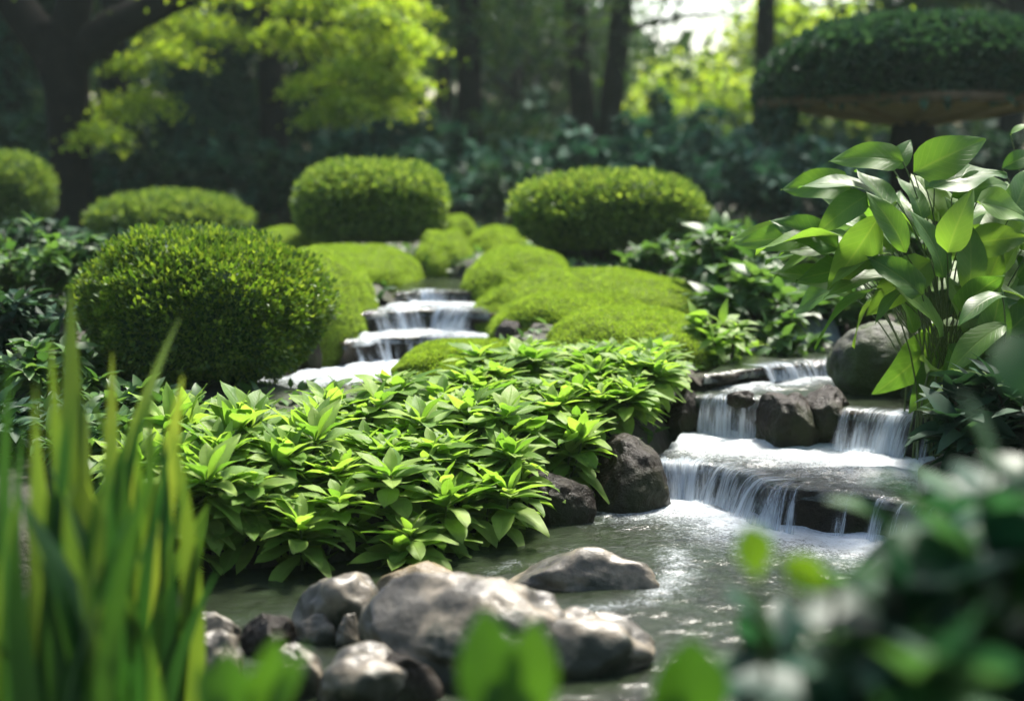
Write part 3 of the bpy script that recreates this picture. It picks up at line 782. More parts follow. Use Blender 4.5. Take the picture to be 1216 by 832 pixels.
for i, (px, d, py, R, mt, tp, lab) in enumerate([
    (1130, 6.4, 250, .40, 'mid', L14, 'leafy shrub behind the huge leaved plant'),
    (1230, 6.0, 230, .40, 'mid', L14, 'tall leafy shrub at the right edge behind the huge leaved plant'),
    (1075, 7.4, 290, .36, 'mid', L14, 'shrub behind the mossy boulder, left of the huge leaved plant stems'),
    (1215, 4.55, 430, .20, 'dark', L9, 'dark shrub on the right bank above the lowest cascade'),
    (1235, 4.2, 400, .30, 'dark', L14, 'dark shrub on the right bank at the frame edge'),
    (1150, 5.25, 405, .20, 'dark', L9, 'dark low shrub around the stems of the huge leaved plant'),
    ]):
    loc = at(px, d)
    bush('leafy_plant', lab, loc, 520+i, R, max(.15, toph(py, d, loc)), 22, 26, tp, M[mt], cat='plant')
for i, (x, y, h, R, mt, lab) in enumerate([
    (2.45, 5.0, .50, .34, 'mid', 'shrub on the right bank outside the picture, nearest the cascade'),
    (2.75, 6.1, .55, .38, 'dark', 'shrub on the right bank outside the picture, behind the nearest one'),
    (2.9, 7.3, .55, .40, 'mid', 'shrub on the right bank outside the picture, farthest up the slope'),
    (2.9, 4.2, .45, .34, 'dark', 'shrub at the right pool edge outside the picture'),
    ]):
    bush('leafy_plant', lab, (x, y, gz(x, y)), 530+i, R, h, 20, 24, L14, M[mt], cat='plant')
# left edge, around the hedge ball
for i, (px, d, py, R, mt, tp, lab) in enumerate([
    (25, 6.8, 268, .36, 'mid', L9, 'dark leafy shrub at the left edge behind the iris'),
    (95, 7.0, 285, .30, 'mid', L9, 'leafy shrub touching the hedge ball on its left'),
    (0, 5.6, 345, .30, 'dark', L9, 'dark narrow leaved shrub at the left edge, nearer the iris'),
    (65, 5.2, 405, .24, 'mid', L9, 'green shrub just behind the iris tips'),
    (170, 4.9, 470, .22, 'mid', L9, 'low green shrub in front of the hedge ball, behind the iris'),
    (110, 4.6, 520, .20, 'mid', L9, 'low green plant hidden behind the iris'),
    (20, 4.7, 480, .24, 'dark', L9, 'dark low shrub at left frame edge behind the iris'),
    (150, 8.6, 275, .30, 'dark', L9, 'dim shrub between the hedge ball and the low hedge'),
    (40, 9.0, 262, .36, 'dark', L9, 'dim shrub at the foot of the dark forked trunk'),
    ]):
    loc = at(px, d)
    bush('leafy_shrub', lab, loc, 540+i, R, max(.15, toph(py, d, loc)), 20, 30, tp, M[mt])

# ------------------------------------------------------------------ large leaved plant on the right
BIG = [leaf(1.0, .52, 10, 'ovate', .42, .20, 7, .06), leaf(1.0, .56, 10, 'ovate', .28, .26, 7, .08), leaf(1.0, .44, 10, 'lance', .5, .18, 7, .06)]
def big_plant(label, base, leaves, seed, extra, R, H):
    t = thing('broad_leaved_plant', label, 'plant', base)
    r = np.random.default_rng(seed); lb, sb = Bag(), Bag(); b0 = np.asarray(base)
    def put(p0, p1, roll=0.0):
        d = p1-p0; L = np.linalg.norm(d); d = d/L
        up = (np.array([0, -.35, 1.0]) if r.random() < .5 else np.array([.1, -1.0, .55])) + .3*r.normal(size=3)
        up = up - d*(up@d)
        k = r.integers(3)
        scatter(lb, BIG[k], p0-b0, d + np.array([0, 0, .18]), up, L*1.04)
        st = np.array([r.normal(scale=.06), r.normal(scale=.06), -.03])
        tube(sb, curve(st, p0-b0, ((p0-b0)*np.array([-.22, -.22, .12]) + .02*r.normal(size=3)), 10), np.linspace(.0034, .0022, 10), 6)
    for (ax, ay, bx, by, dd) in leaves:
        put(D(ax, ay, dd), D(bx, by, dd-r.uniform(-.06, .10)))
    if extra > 30:
        for k in range(86):
            px, py = r.uniform(945, 1235), r.uniform(245, 430)
            if (py > 300 and px < 1010) or (py > 355 and px < 1110): continue
            dd = r.uniform(4.75, 5.25); a = math.atan2(py-360, px-1110) + r.normal(0, .6); L = r.uniform(70, 112)
            put(D(px, py, dd), D(px+L*math.cos(a), py+L*math.sin(a)*.8, dd-r.uniform(-.12, .12)))
    def hides(p):                                         # would hang in front of the cascade and the mossy boulder
        return 200+(CAM_H-p[2])*F_PX/p[1] > 385 and 608+p[0]/p[1]*F_PX < 1115
    for k in range(extra):
        a = r.uniform(0, 6.28); q = R*math.sqrt(r.uniform(.05, 1)); h = H*r.uniform(.4, 1)*(1-.3*(q/R)**2)
        p0 = b0 + np.array([q*math.cos(a)*.8, q*math.sin(a)*.8, h])
        el = r.normal(.25, .35); L = r.uniform(.19, .30)
        p1 = p0 + L*np.array([math.cos(a)*math.cos(el), math.sin(a)*math.cos(el), math.sin(el)])
        if not (hides(p0) or hides(p1-np.array([0, 0, .1]))): put(p0, p1)
    lb.build('foliage', M['bigleaf'], t); sb.build('stem', M['stem'], t)
    return t
bl = [(1072, 192, 990, 186, 4.9), (1045, 232, 962, 203, 4.9), (1010, 222, 930, 228, 5.0), (1030, 232, 975, 275, 4.85), (1045, 255, 1000, 345, 4.7),
      (1085, 205, 1180, 172, 4.95), (1100, 225, 1200, 200, 4.9), (1065, 240, 1025, 300, 4.7), (1130, 235, 1216, 212, 4.9), (1120, 270, 1190, 235, 4.8),
      (1090, 285, 1060, 215, 4.8), (1130, 300, 1140, 215, 4.95), (1060, 300, 985, 320, 4.75), (1105, 310, 1040, 372, 4.75), (1150, 290, 1225, 290, 4.75),
      (1020, 285, 920, 305, 4.95), (1040, 320, 950, 330, 4.9), (1110, 200, 1125, 162, 5.0), (1060, 200, 1090, 165, 5.05), (1160, 240, 1230, 262, 4.7), (1075, 300, 1050, 235, 4.65), (1120, 330, 1110, 250, 4.7), (1150, 350, 1165, 270, 4.7), (1095, 350, 1035, 305, 4.65), (1140, 370, 1190, 320, 4.7), (1080, 340, 1035, 368, 4.7), (1118, 400, 1092, 335, 4.7), (1152, 405, 1150, 325, 4.75), (1190, 330, 1216, 260, 4.8), (1170, 420, 1195, 350, 4.7), (1125, 300, 1150, 230, 4.6), (1085, 395, 1070, 330, 4.8)]
base = D(1120, 440, 5.0); base[2] = gz(base[0], 5.0)
big_plant('tall plant with huge glossy leaves beside the right cascade', base, bl, 71, 31, .30, .66)
b2 = D(1240, 400, 5.3); b2[2] = gz(b2[0], 5.3)
big_plant('second huge leaved plant cut off by the right frame edge', b2, [(1200, 160, 1230, 140, 5.2), (1190, 200, 1240, 180, 5.2)], 73, 20, .34, .75)
b3 = D(1225, 470, 4.6); b3[2] = gz(b3[0], 4.6)
big_plant('lower dark broad leaved plant below the huge leaved one at right', b3, [(1195, 385, 1130, 425, 4.5), (1190, 350, 1140, 370, 4.5)], 79, 16, .30, .38)

# ------------------------------------------------------------------ iris clump at the left (close to the camera)
def blade(bag, base, tip, w, bend, r, twist):
    n = 16; t = np.linspace(0, 1, n)
    P = curve(base, tip, bend, n)
    wd = np.maximum(w*(1-t**4.5)**.85*(.8+.2*np.sin(np.pi*np.clip(t*1.3, 0, 1))), w*.04)/2
    ang = twist[0] + (twist[1]-twist[0])*t
    side = np.stack([np.cos(ang), np.sin(ang), 0*ang], -1)
    nrm = np.stack([-np.sin(ang), np.cos(ang), 0*ang], -1)
    cols = [P - side*wd[:, None], P + nrm*(.12*wd)[:, None], P + side*wd[:, None]]
    V = np.stack(cols, 1).reshape(-1, 3)
    U = np.stack(np.meshgrid(t, [0, .5, 1], indexing='ij'), -1).reshape(-1, 2)
    bag.add(V, grid_faces(n, 3), U)
IR = [  # clumps: label, depth, [(base px at frame bottom, tip px, tip py, width px)]
    ('tallest iris clump at left, its long pale blade rising above the rest', 2.6, [(108, 84, 336, 52), (140, 133, 418, 34), (92, 60, 402, 26), (128, 100, 520, 26)]),
    ('iris clump with two blades leaning right across the hedge ball', 2.6, [(112, 214, 376, 48), (172, 217, 446, 40), (150, 190, 560, 22)]),
    ('iris clump at the far left frame edge', 2.25, [(10, 12, 425, 28), (45, 42, 455, 28), (22, 28, 500, 26), (-20, -5, 470, 26), (60, 85, 500, 22)]),
    ('iris clump nearest the pool, with short blades and a curved one', 2.55, [(170, 150, 590, 26), (190, 240, 675, 18), (205, 218, 700, 18), (160, 205, 520, 22)]),
    ('low iris clump in the foreground corner, blades darkest', 2.1, [(80, 60, 560, 34), (130, 118, 590, 32), (30, 20, 600, 34), (165, 172, 640, 28), (100, 145, 540, 30)]),
]
ri = np.random.default_rng(5)
for lab, d, bl in IR:
    cx = np.mean([b[0] for b in bl]); b0 = np.array([(cx-608)/F_PX*d*1.0, d, gz((cx-608)/F_PX*d, d)])
    t = thing('iris_plant', lab, 'plant', b0, group='iris clumps at the left')
    bag = Bag()
    allb = list(bl) + [(cx+ri.normal(0, 42), cx+ri.normal(0, 55), ri.uniform(450, 700), ri.uniform(20, 34)) for _ in range(14)]
    for (bx, tx, ty, w) in allb:
        dd = d + ri.uniform(-.12, .14)
        tip = D(tx, ty, dd) - b0
        mid = D(bx, 832, dd) - b0
        bs = np.array([mid[0]*.55, mid[1]*.6, -.03])
        mz = (mid - bs)/max(mid[2]-bs[2], .1)
        # bend so that the blade passes its photo position where it enters the frame
        tt = (mid[2]-bs[2])/(tip[2]-bs[2])
        lin = bs*(1-tt)+tip*tt
        bend = np.array([(mid[0]-lin[0])/(4*tt*(1-tt)+.05), 0, 0])
        a = ri.normal(0, .5)
        blade(bag, bs, tip, w*dd/F_PX, np.clip(bend, -.12, .12), ri, (a, a+ri.normal(0, .3)))
    bag.build('foliage', M['iris_pale' if 'pale' in lab or 'leaning' in lab else 'iris'], t)

# ------------------------------------------------------------------ blurred foreground plants
FL = [leaf(.105, .078, 6, 'round', .25, .15, 5), leaf(.125, .078, 6, 'ovate', .3, .2, 5)]
for i, (px, d, py, R, n, lab) in enumerate([
    (1190, 1.55, 570, .15, 22, 'dark blurred shrub filling the lower right corner, tallest of the foreground shrubs'),
    (1100, 1.50, 690, .09, 15, 'dark blurred shrub in the foreground reaching towards the pool'),
    (1225, 1.9, 428, .22, 24, 'dark blurred shrub at right edge below the huge leaved plant'),
    (940, 1.75, 770, .05, 7, 'low blurred shrub over the pool, leftmost of the foreground shrubs'),
    (1010, 1.45, 790, .06, 8, 'low blurred shrub in front of the pool at lower right'),
    (1150, 1.30, 760, .15, 22, 'dark blurred shrub at the very bottom right'),
    ]):
    x = (px-608)/F_PX*d; loc = (x, d, gz(x, d))
    bush('foreground_shrub', lab, loc, 600+i, R, toph(py, d, loc), n, 17, FL, M['fore'], group='blurred foreground shrubs', spread=1.0)
M['limeshoot'] = leafmat('bright_shoot_leaf', [(.10, .20, .012), (.13, .24, .016)], rough=.4, tr=.5, trgain=(1.4, 1.4, .4))
SH = [leaf(.16, .060, 8, 'ovate', .10, .25, 5), leaf(.13, .055, 8, 'ovate', .05, .25, 5)]
def shoot(label, px, d, tips, mat):
    x = (px-608)/F_PX*d; b0 = np.array([x, d, gz(x, d)])
    t = thing('leafy_shoot', label, 'plant', b0, group='blurred leaf shoots along the bottom')
    lb, sb = Bag(), Bag()
    for (bx, by, tx, ty, w) in tips:
        p0, p1 = D(bx, by, d)-b0, D(tx, ty, d+.01)-b0
        L = np.linalg.norm(p1-p0)
        tpl = leaf(1.0, w*d/F_PX/L, 8, 'obov', .05, .2, 5)
        scatter(lb, tpl, p0, p1-p0, np.array([.1, -1, .2]), L)
        tube(sb, curve((0, 0, -.03), p0, (0.01, 0, .0), 6), .004, 6)
    lb.build('foliage', mat, t); sb.build('stem', M['stem'], t)
M['shoot'] = leafmat('shoot_leaf', [(.03, .10, .012), (.05, .14, .014), (.07, .17, .016)], rough=.4, tr=.36, trgain=(1.4, 1.4, .5))
shoot('pair of broad blurred green leaves in front of the largest boulder', 605, 1.55, [(590, 900, 575, 722, 80), (620, 900, 636, 735, 70), (600, 905, 605, 790, 70)], M['shoot'])
shoot('single broad blurred leaf at the bottom, right of the pair', 815, 1.5, [(815, 890, 822, 758, 95), (800, 900, 790, 790, 50)], M['shoot'])
shoot('blurred leaf tuft at the bottom beside the iris', 285, 1.6, [(280, 900, 268, 770, 60), (300, 900, 330, 755, 50), (280, 900, 235, 790, 40), (300, 890, 365, 765, 26)], M['shoot'])
shoot('two bright yellow green blurred leaves hanging over the pool', 960, 1.5, [(899, 688, 891, 622, 50), (992, 702, 928, 664, 46)], M['limeshoot'])

# ------------------------------------------------------------------ mushroom shaped shelter with ivy roof
def pavilion():
    d = 10.5; c = D(1085, 121, d); g = gz(c[0], d); R = 1.07
    ze = c[2]-g
    t = thing('mushroom_shelter', 'mushroom shaped shelter with ivy covered roof and wooden underside', 'shelter', (c[0], d, g))
    dome('roof', (2*R*.97, 2*R*.97, 1.0), M['dark'], t, 701, 2.8, .05, 0.0).location.z = ze
    b = Bag(); iv = leaf(.075, .06, 3, 'ovate', .3, .2, 3)
    cover(b, iv, (2*R, 2*R, 1.06), 17000, 701, 2.8, .05, 2.0, .06, .8, (.6, 1.4))
    r = np.random.default_rng(4)
    for k in range(170):                                   # trailing ends over the eave
        a = r.uniform(0, 6.28); L = r.uniform(.0, .01) + (.22 if (math.cos(a) < -.9) else 0)
        m = int(L/.02)+2
        P = np.stack([np.full(m, R*math.cos(a)), np.full(m, R*math.sin(a)), -np.linspace(0, L, m)], -1) + r.normal(scale=.02, size=(m, 3))
        dr = np.stack([np.full(m, math.cos(a)), np.full(m, math.sin(a)), np.full(m, -.9)], -1) + .6*r.normal(size=(m, 3))
        scatter(b, iv, P, dr, np.array([math.cos(a), math.sin(a), .6]), r.uniform(.6, 1.1, m))
    b.build('ivy', M['dark'], t).location.z = ze
    # underside: boards rising from post to eave
    th = np.linspace(0, 2*np.pi, 73)[:-1]; rr = np.array([.10, .35, .65, 1.0, 1.03]); zz = np.array([-.15, -.12, -.07, -.005, .03])
    V = np.stack([np.outer(np.cos(th), rr), np.outer(np.sin(th), rr), np.broadcast_to(zz, (72, 5))], -1).reshape(-1, 3)
    s = build('underside', V, grid_faces(72, 5, True), M['board'], t); s.location.z = ze
    rb_ = Bag()
    for k in range(10):
        a = k*2*math.pi/10+.2
        tube(rb_, [(.1*math.cos(a), .1*math.sin(a), -.165), (.5*math.cos(a), .5*math.sin(a), -.11), (.98*math.cos(a), .98*math.sin(a), -.022)], .016, 6)
    rb_.build('rafters', M['board'], t).location.z = ze
    rim = Bag(); ta = np.linspace(0, 2*np.pi, 97)
    sec = [(1.0, -.05), (1.045, -.05), (1.045, .02), (1.0, .02)]
    RV = np.stack([np.stack([r_*R*np.cos(ta[:-1]), r_*R*np.sin(ta[:-1]), np.full(96, z_)], -1) for r_, z_ in sec + sec[:1]], 1)
    rim.add(RV.reshape(-1, 3), grid_faces(96, 5, True)); rim.build('rim', M['rimwood'], t, smooth=False).location.z = ze
    p = Bag(); tube(p, [(0, 0, -.1), (0, 0, ze*.5), (0, 0, ze-.15), (0, 0, ze-.08)], [.17, .155, .155, .17], 20)
    p.build('post', M['bark'], t)
pavilion()

# ------------------------------------------------------------------ trees
def tree_mesh(seed, H, r0, base, R, nl, ncl, per, tpl, lean=(0, 0), clr=.55, zs=.45):
    r = np.random.default_rng(seed); tb, cb = Bag(), Bag()
    top = np.array([lean[0], lean[1], H*.8])
    path = curve((0, 0, -.1), top, (r.normal(0, .12), r.normal(0, .12), 0), 12)
    tube(tb, path, r0*np.linspace(1.15, .25, 12), 12)
    ends = []
    for k in range(nl):
        f = r.uniform(base/H, .95); p = np.array([np.interp(f*H, np.linspace(0, H*.8, 12), path[:, j]) for j in range(3)])
        a = r.uniform(0, 6.28); q = R*r.uniform(.5, 1.0)*(1-.35*abs(f-.55))
        e = p + np.array([q*math.cos(a), q*math.sin(a), q*r.uniform(.05, .55)])
        lp = curve(p, e, (0, 0, .12*q), 7)
        tube(tb, lp, r0*np.linspace(.38, .06, 7), 6)
        ends += [lp[4], lp[5], lp[6]]
    ends = np.array(ends)
    C = ends[r.integers(len(ends), size=ncl)] + r.normal(size=(ncl, 3))*np.array([.3, .3, .22])*R*.5
    P = (C[:, None] + r.normal(size=(ncl, per, 3))*clr*np.array([.5, .5, zs*.6])).reshape(-1, 3)
    n = len(P)
    d = rdir(n, r)*np.array([1, 1, .6]) + np.array([0, 0, -.25])
    scatter(cb, tpl, P, d, np.array([0, 0, 1.]) + .8*rdir(n, r), r.uniform(.6, 1.3, n))
    return tb, cb
def tree(label, x, y, seed, H, r0, base, R, nl, ncl, per, tpl, mat, **kw):
    t = thing('tree', label, 'tree', (x, y, gz(x, y)), group='trees of the wood behind the garden')
    tb, cb = tree_mesh(seed, H, r0, base, R, nl, ncl, per, tpl, **kw)
    tb.build('trunk', M['bark'], t); cb.build('crown', mat, t)
    return t
TL = leaf(.13, .085, 2, 'ovate', .2, .2, 3)
TL2 = leaf(.17, .11, 2, 'ovate', .2, .2, 3)

# forked dark tree at the left, lime crown lit from behind
def forked_tree():
    d = 13.0; b = at(80, d); b0 = np.array(b)
    t = thing('tree', 'dark forked tree at left with sunlit lime green branches', 'tree', b, group='trees of the wood behind the garden')
    tb, cb = Bag(), Bag(); r = np.random.default_rng(31)
    def Q(px, py, dd=d): return D(px, py, dd)-b0
    tube(tb, [np.array([0, 0, -.15]), Q(82, 250), Q(84, 180), Q(80, 110), Q(72, 62), Q(66, 30)], [.24, .20, .185, .20, .24, .2], 14)
    def limb(pts, r0, r1):
        P = resample(np.array(pts), 14); tube(tb, P, np.linspace(r0, r1, 14), 10); return P
    limb([Q(70, 75), Q(40, 35), Q(0, -20), Q(-60, -120), Q(-100, -260)], .20, .07)
    limb([Q(82, 75), Q(120, 38), Q(190, 5), Q(270, -30), Q(380, -90, 13.4), Q(470, -110, 13.6)], .17, .05)
    limb([Q(76, 60), Q(90, 0), Q(100, -100), Q(110, -260), Q(120, -420)], .18, .05)
    clumps = [(150, 70), (170, 110), (130, 120), (370, 90), (395, 40), (410, 110), (440, 70), (470, 60), (475, 100),
              (330, 30), (260, 25), (450, 30), (385, 130), (490, 40), (465, 20), (120, 150), (200, 50), (480, 85), (430, 100), (350, 0), (390, -10), (430, 5), (470, -5), (310, -15), (260, -20), (220, 20), (360, 40), (415, 70), (455, 115)]
    Ps = []
    for (px, py) in clumps:
        dd = d + r.uniform(-.3, 1.0)
        c = Q(px, py, dd)
        up = Q(px*.85+20, py-80, dd)
        tube(tb, curve(up, c, (0, 0, .06), 6), np.linspace(.014, .004, 6), 5)
        n = 560; sg = r.uniform(.5, 1.1)
        q = r.normal(size=(n, 3))*np.array([.17, .22, .055])*sg; q[:, 2] -= .35*np.abs(q[:, 0])+.2*np.abs(q[:, 1])
        Ps.append(c + q)
    for k in range(26):                                    # the rest of the crown, above the frame
        c = Q(r.uniform(-200, 520), r.uniform(-420, -30), d + r.uniform(-1.6, 1.6))
        Ps.append(c + r.normal(size=(130, 3))*np.array([.36, .36, .2]))
    P = np.concatenate(Ps); n = len(P)
    dr = rdir(n, r)*np.array([1, 1, .6]) + np.array([0, 0, -.4])
    scatter(cb, leaf(.06, .042, 2, 'ovate', .2, .2, 3), P, dr, np.array([0, 0, 1.]) + .7*rdir(n, r), r.uniform(.6, 1.3, n))
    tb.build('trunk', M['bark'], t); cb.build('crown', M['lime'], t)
forked_tree()
def forked_far():
    d = 19.0; b = at(705, d); b0 = np.array(b)
    t = thing('tree', 'distant tree with forked trunk above the right topiary', 'tree', b, group='trees of the wood behind the garden')
    tb, cb = Bag(), Bag(); r = np.random.default_rng(33)
    def Q(px, py, dd=d): return D(px, py, dd)-b0
    tube(tb, [np.array([0, 0, -.1]), Q(702, 210), Q(694, 150), Q(688, 90), Q(684, 20), Q(672, -120), Q(665, -260)], [.28, .24, .18, .16, .15, .12, .06], 12)
    tube(tb, [Q(712, 225), Q(722, 160), Q(727, 110), Q(733, 60), Q(742, -30), Q(760, -200)], [.17, .17, .16, .15, .13, .06], 12)
    Ps = []
    for k in range(80):
        c = Q(r.uniform(480, 715), r.uniform(-330, 45), d + r.uniform(-2, 2))
        Ps.append(c + r.normal(size=(90, 3))*np.array([.5, .5, .25]))
    for (px, py) in [(585, 150), (610, 160), (640, 155), (600, 140), (560, 40), (620, 45), (650, 60)]:
        c = Q(px, py, d-1+r.uniform(-.5, .5)); tube(tb, curve(Q(px+30, py-70), c, (0, 0, .1), 6), .015, 5)
        Ps.append(c + r.normal(size=(70, 3))*np.array([.26, .26, .12]))
    for k in range(34):                                    # thin outer sprays against the sky
        c = Q(r.uniform(745, 905), r.uniform(-25, 95), d + r.uniform(-2, 2))
        Ps.append(c + r.normal(size=(16, 3))*np.array([.20, .3, .12]))
    tube(tb, curve(Q(735, 40), Q(900, 20), (0, 0, .12), 8), np.linspace(.05, .01, 8), 6)
    P = np.concatenate(Ps); n = len(P)
    scatter(cb, TL, P, rdir(n, r)*np.array([1, 1, .6]) + np.array([0, 0, -.3]), np.array([0, 0, 1.]) + .7*rdir(n, r), r.uniform(.6, 1.3, n))
    tb.build('trunk', M['bark'], t); cb.build('crown', M['wood'], t)
forked_far()
# evergreen: dark cone behind the lime branches
def conifer(label, px, d, H, R, seed):
    loc = at(px, d); t = thing('conifer_tree', label, 'tree', loc, group='trees of the wood behind the garden')
    r = np.random.default_rng(seed); tb, cb = Bag(), Bag()
    tube(tb, [(0, 0, -.1), (0, 0, H*.5), (0, 0, H*.97)], [.16, .1, .02], 10)
    n = 9000; f = r.random(n)**.8; a = r.uniform(0, 6.28, n); q = R*(1-f)*np.sqrt(r.uniform(.15, 1, n)) + .05
    P = np.stack([q*np.cos(a), q*np.sin(a), .25+f*(H-.25) - .15*q], -1)
    dr = np.stack([np.cos(a), np.sin(a), np.full(n, -.35)], -1) + .5*rdir(n, r)
    scatter(cb, leaf(.20, .07, 2, 'lance', .2, .2, 3), P, dr, np.array([0, 0, 1.]) + .3*rdir(n, r), r.uniform(.6, 1.2, n))
    tb.build('trunk', M['bark'], t); cb.build('crown', M['dark'], t)
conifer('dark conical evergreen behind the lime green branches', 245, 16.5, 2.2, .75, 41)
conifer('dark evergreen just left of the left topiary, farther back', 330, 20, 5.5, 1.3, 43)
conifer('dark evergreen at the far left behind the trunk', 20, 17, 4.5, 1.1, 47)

TREES = [  # px, d, H, base, R, leaf colour, label
    (130, 22, 8.0, 2.2, 2.4, 'wood', 'woodland tree seen between the forked trunk and the dark evergreen'),
    (300, 26, 8.5, 2.0, 2.6, 'teal', 'blue green woodland tree behind the lime green branches'),
    (400, 23, 8.0, 2.4, 2.4, 'dark', 'dark woodland tree behind the left topiary'),
    (530, 25, 9.0, 2.2, 2.8, 'dark', 'dark woodland tree left of the distant forked trunk'),
    (610, 30, 9.0, 1.8, 2.8, 'teal', 'blue green tree deep in the wood, between the topiary domes'),
    (690, 30, 3.6, .8, 1.6, 'wood', 'woodland tree right of the distant forked trunk'),
    (860, 24, 1.9, .5, 1.5, 'lime', 'pale sunlit tree below the bright sky gap'),
    (985, 27, 3.6, .8, 1.9, 'lime', 'yellow green woodland tree left of the mushroom shelter'),
    (1100, 20, 7.5, 2.4, 1.6, 'wood', 'woodland tree behind the mushroom shelter roof'),
    (1190, 18, 8.0, 2.5, 2.6, 'dark', 'dark woodland tree at the right edge behind the shelter'),
    (-20, 20, 8.0, 1.8, 2.6, 'dark', 'dark woodland tree at the left frame edge'),
]
TREES += [
    (150, 18.5, 8, 4.2, 1.8, 'wood', 'slender tree with a bare trunk right of the forked trunk'),
    (335, 17.5, 8, 4.2, 1.8, 'wood', 'slender bare trunk tree above the gap left of the left topiary'),
    (455, 21, 8.5, 4.4, 1.8, 'wood', 'slender bare trunk tree behind the left topiary dome'),
    (560, 18, 8, 4.2, 1.7, 'wood', 'slender bare trunk tree above the gap between the domes'),
    (905, 19, 7.5, 4.4, 1.5, 'wood', 'slender bare trunk tree left of the mushroom shelter'),
]
tprot = {}
for i, (px, d, H, base_, R, mt, lab) in enumerate(TREES):
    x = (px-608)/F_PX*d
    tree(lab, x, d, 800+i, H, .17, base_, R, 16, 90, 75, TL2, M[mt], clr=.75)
# low shrubs of the wood
SHR = [leaf(.17, .09, 3, 'ovate', .3, .2, 3), leaf(.14, .08, 3, 'ovate', .3, .2, 3)]
wl = [(60, 13.5, .8, 'teal', 'at the foot of the forked trunk'), (150, 14, .9, 'dark', 'right of the forked trunk'), (300, 14.5, 1.0, 'teal', 'behind the low moss hump'), (345, 13.5, .8, 'dark', 'left of the left topiary'),
      (430, 15, 1.1, 'teal', 'behind the left topiary'), (500, 13.6, .75, 'teal', 'at the right side of the left topiary'), (560, 14.5, 1.0, 'teal', 'midway between the topiary domes'),
      (600, 13.5, .7, 'dark', 'just left of the right topiary'), (660, 15, 1.1, 'teal', 'behind the right topiary, left half'), (760, 14.6, 1.1, 'teal', 'behind the right topiary, right half'),
      (840, 14.2, 1.0, 'teal', 'right of the right topiary'), (900, 15, 1.1, 'teal', 'below the pale sunlit tree'), (960, 13.6, .9, 'teal', 'left of the shelter post'), (1010, 15, 1.0, 'dark', 'under the left of the shelter roof'),
      (1110, 14.5, 1.1, 'dark', 'right of the shelter post'), (1190, 14, 1.0, 'dark', 'at the right frame edge under the shelter'), (-10, 15, 1.2, 'dark', 'at the left frame edge'), (230, 18, 1.5, 'dark', 'in front of the dark evergreen'),
      (480, 19, 1.6, 'teal', 'deep in shade beyond the left topiary'), (620, 20, 1.6, 'teal', 'deep in shade beyond the gap between the domes'), (800, 19.5, 1.6, 'teal', 'beyond the distant forked trunk'), (930, 20, 1.5, 'wood', 'beyond the pale sunlit tree')]
pro = {}
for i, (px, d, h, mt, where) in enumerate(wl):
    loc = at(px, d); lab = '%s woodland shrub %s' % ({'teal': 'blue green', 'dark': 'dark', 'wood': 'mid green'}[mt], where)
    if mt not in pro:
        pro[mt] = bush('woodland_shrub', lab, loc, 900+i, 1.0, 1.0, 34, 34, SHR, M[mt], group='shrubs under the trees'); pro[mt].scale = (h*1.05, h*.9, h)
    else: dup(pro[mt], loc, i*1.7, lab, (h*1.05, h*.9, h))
# unseen tree added out of frame on the right so its branches shade the foreground
tree('unseen shade tree added at right outside the picture, overhanging the foreground', 3.7, 3.9, 860, 6.0, .16, 2.9, 1.4, 14, 46, 70, TL, M['wood'], lean=(-1.6, -1.3), clr=.6)

# unseen wood added behind the viewer to take the light from that side
for i, (x, y, lab) in enumerate([(-4.2, -3.2, 'unseen woodland tree added behind the viewer on the left'), (.3, -5.0, 'unseen woodland tree added straight behind the viewer'), (4.6, -3.0, 'unseen woodland tree added behind the viewer on the right'), (-6.6, 2.2, 'unseen woodland tree added outside the picture at left')]):
    tree(lab, x, y, 870+i, 7.5, .18, 1.6, 2.6, 18, 120, 70, TL2, M['dark'], clr=.8)

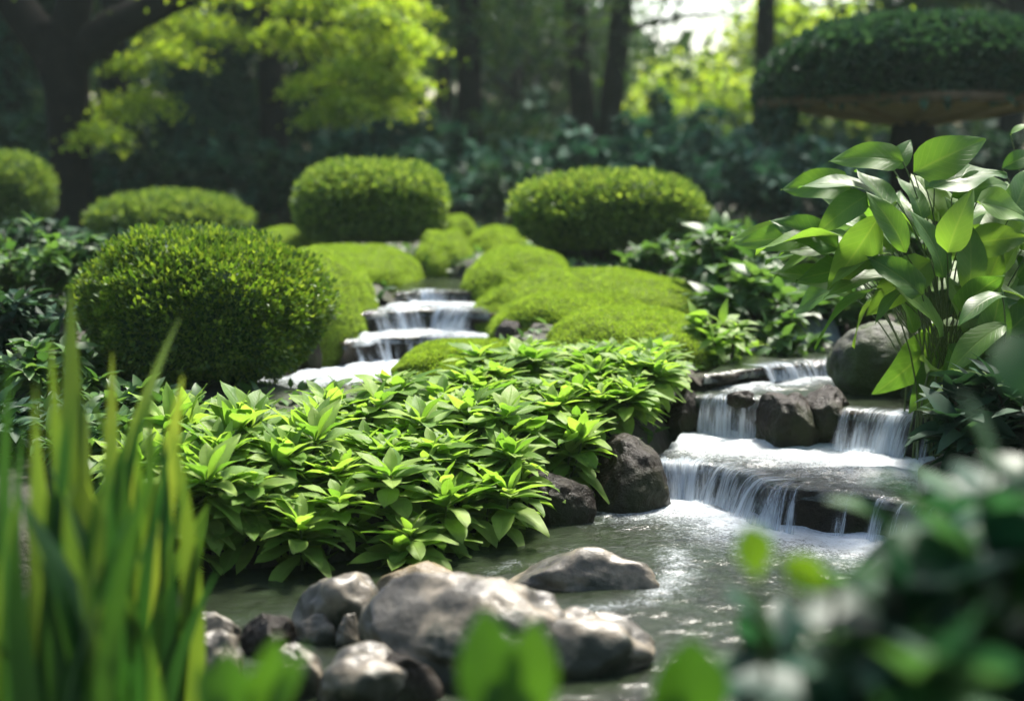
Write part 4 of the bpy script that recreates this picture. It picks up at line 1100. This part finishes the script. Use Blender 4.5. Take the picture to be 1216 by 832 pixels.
# far-off wood: one mass beyond the trees, thinner where the sky breaks through
def far_wood():
    r = np.random.default_rng(77); n = 26000
    a = r.uniform(-.62, .62, n); dist = r.uniform(32, 44, n); z = r.uniform(0, 8.5, n)
    px = 608 + F_PX*np.tan(a); py = 200 - (z-CAM_H)/dist*F_PX
    gap = np.exp(-(((px-835)/100)**2 + ((py-0)/90)**2)) + .9*np.exp(-(((px-960)/45)**2 + ((py-15)/30)**2)) + .5*np.exp(-(((px-250)/20)**2 + ((py-10)/25)**2))
    keep = r.random(n) > gap*2.2
    P = np.stack([dist*np.tan(a), dist, z+.4], -1)[keep]; m = len(P)
    b = Bag(); scatter(b, leaf(.62, .42, 2, 'ovate', .2, .2, 3), P, rdir(m, r), rdir(m, r), r.uniform(.6, 1.3, m))
    o = b.build('distant_wood', M['wood']); tag(o, 'far wood closing the view behind the trees', 'wood', kind='stuff')
far_wood()
# low plants and fallen leaves carpeting the ground between the larger things
def carpet():
    r = np.random.default_rng(55); n = 30000
    y = 4.5 + 14*r.random(n)**.8; x = (r.random(n)*2-1)*(.45*y)
    z = ground_z(x, y); P2 = np.stack([x, y], -1); ok = np.ones(n, bool)
    for lv, poly in POLYS:
        dd = polydist(P2, poly); ok &= ~(inside(P2, poly) | (dd < .06))
    P = np.stack([x, y, z], -1)[ok]; m = len(P)
    b = Bag(); d = rdir(m, r); d[:, 2] = np.abs(d[:, 2])*.9
    scatter(b, leaf(.06, .03, 3, 'ovate', .3, .2, 3), P, d, np.array([0, 0, 1.]) + .4*rdir(m, r), r.uniform(.6, 1.5, m))
    o = b.build('ground_cover', M['mid']); tag(o, 'low green ground cover between the shrubs', 'ground cover', kind='stuff')
carpet()

# thin air over the garden: far things pale a little
def haze():
    V = np.array([(x, y, z) for x in (-110, 110) for y in (-7, 120) for z in (-1.6, 11.5)], float)
    F = np.array([(0, 1, 3, 2), (4, 6, 7, 5), (0, 4, 5, 1), (2, 3, 7, 6), (0, 2, 6, 4), (1, 5, 7, 3)])
    m = bpy.data.materials.new('haze'); m.use_nodes = True; n = m.node_tree; n.nodes.clear()
    v = n.nodes.new('ShaderNodeVolumePrincipled'); v.inputs['Density'].default_value = .0008
    v.inputs['Color'].default_value = (.74, .95, .86, 1); v.inputs['Anisotropy'].default_value = .3
    o = n.nodes.new('ShaderNodeOutputMaterial'); n.links.new(v.outputs[0], o.inputs['Volume'])
    h = build('haze', V, F, m, smooth=False); tag(h, kind='stuff')
haze()
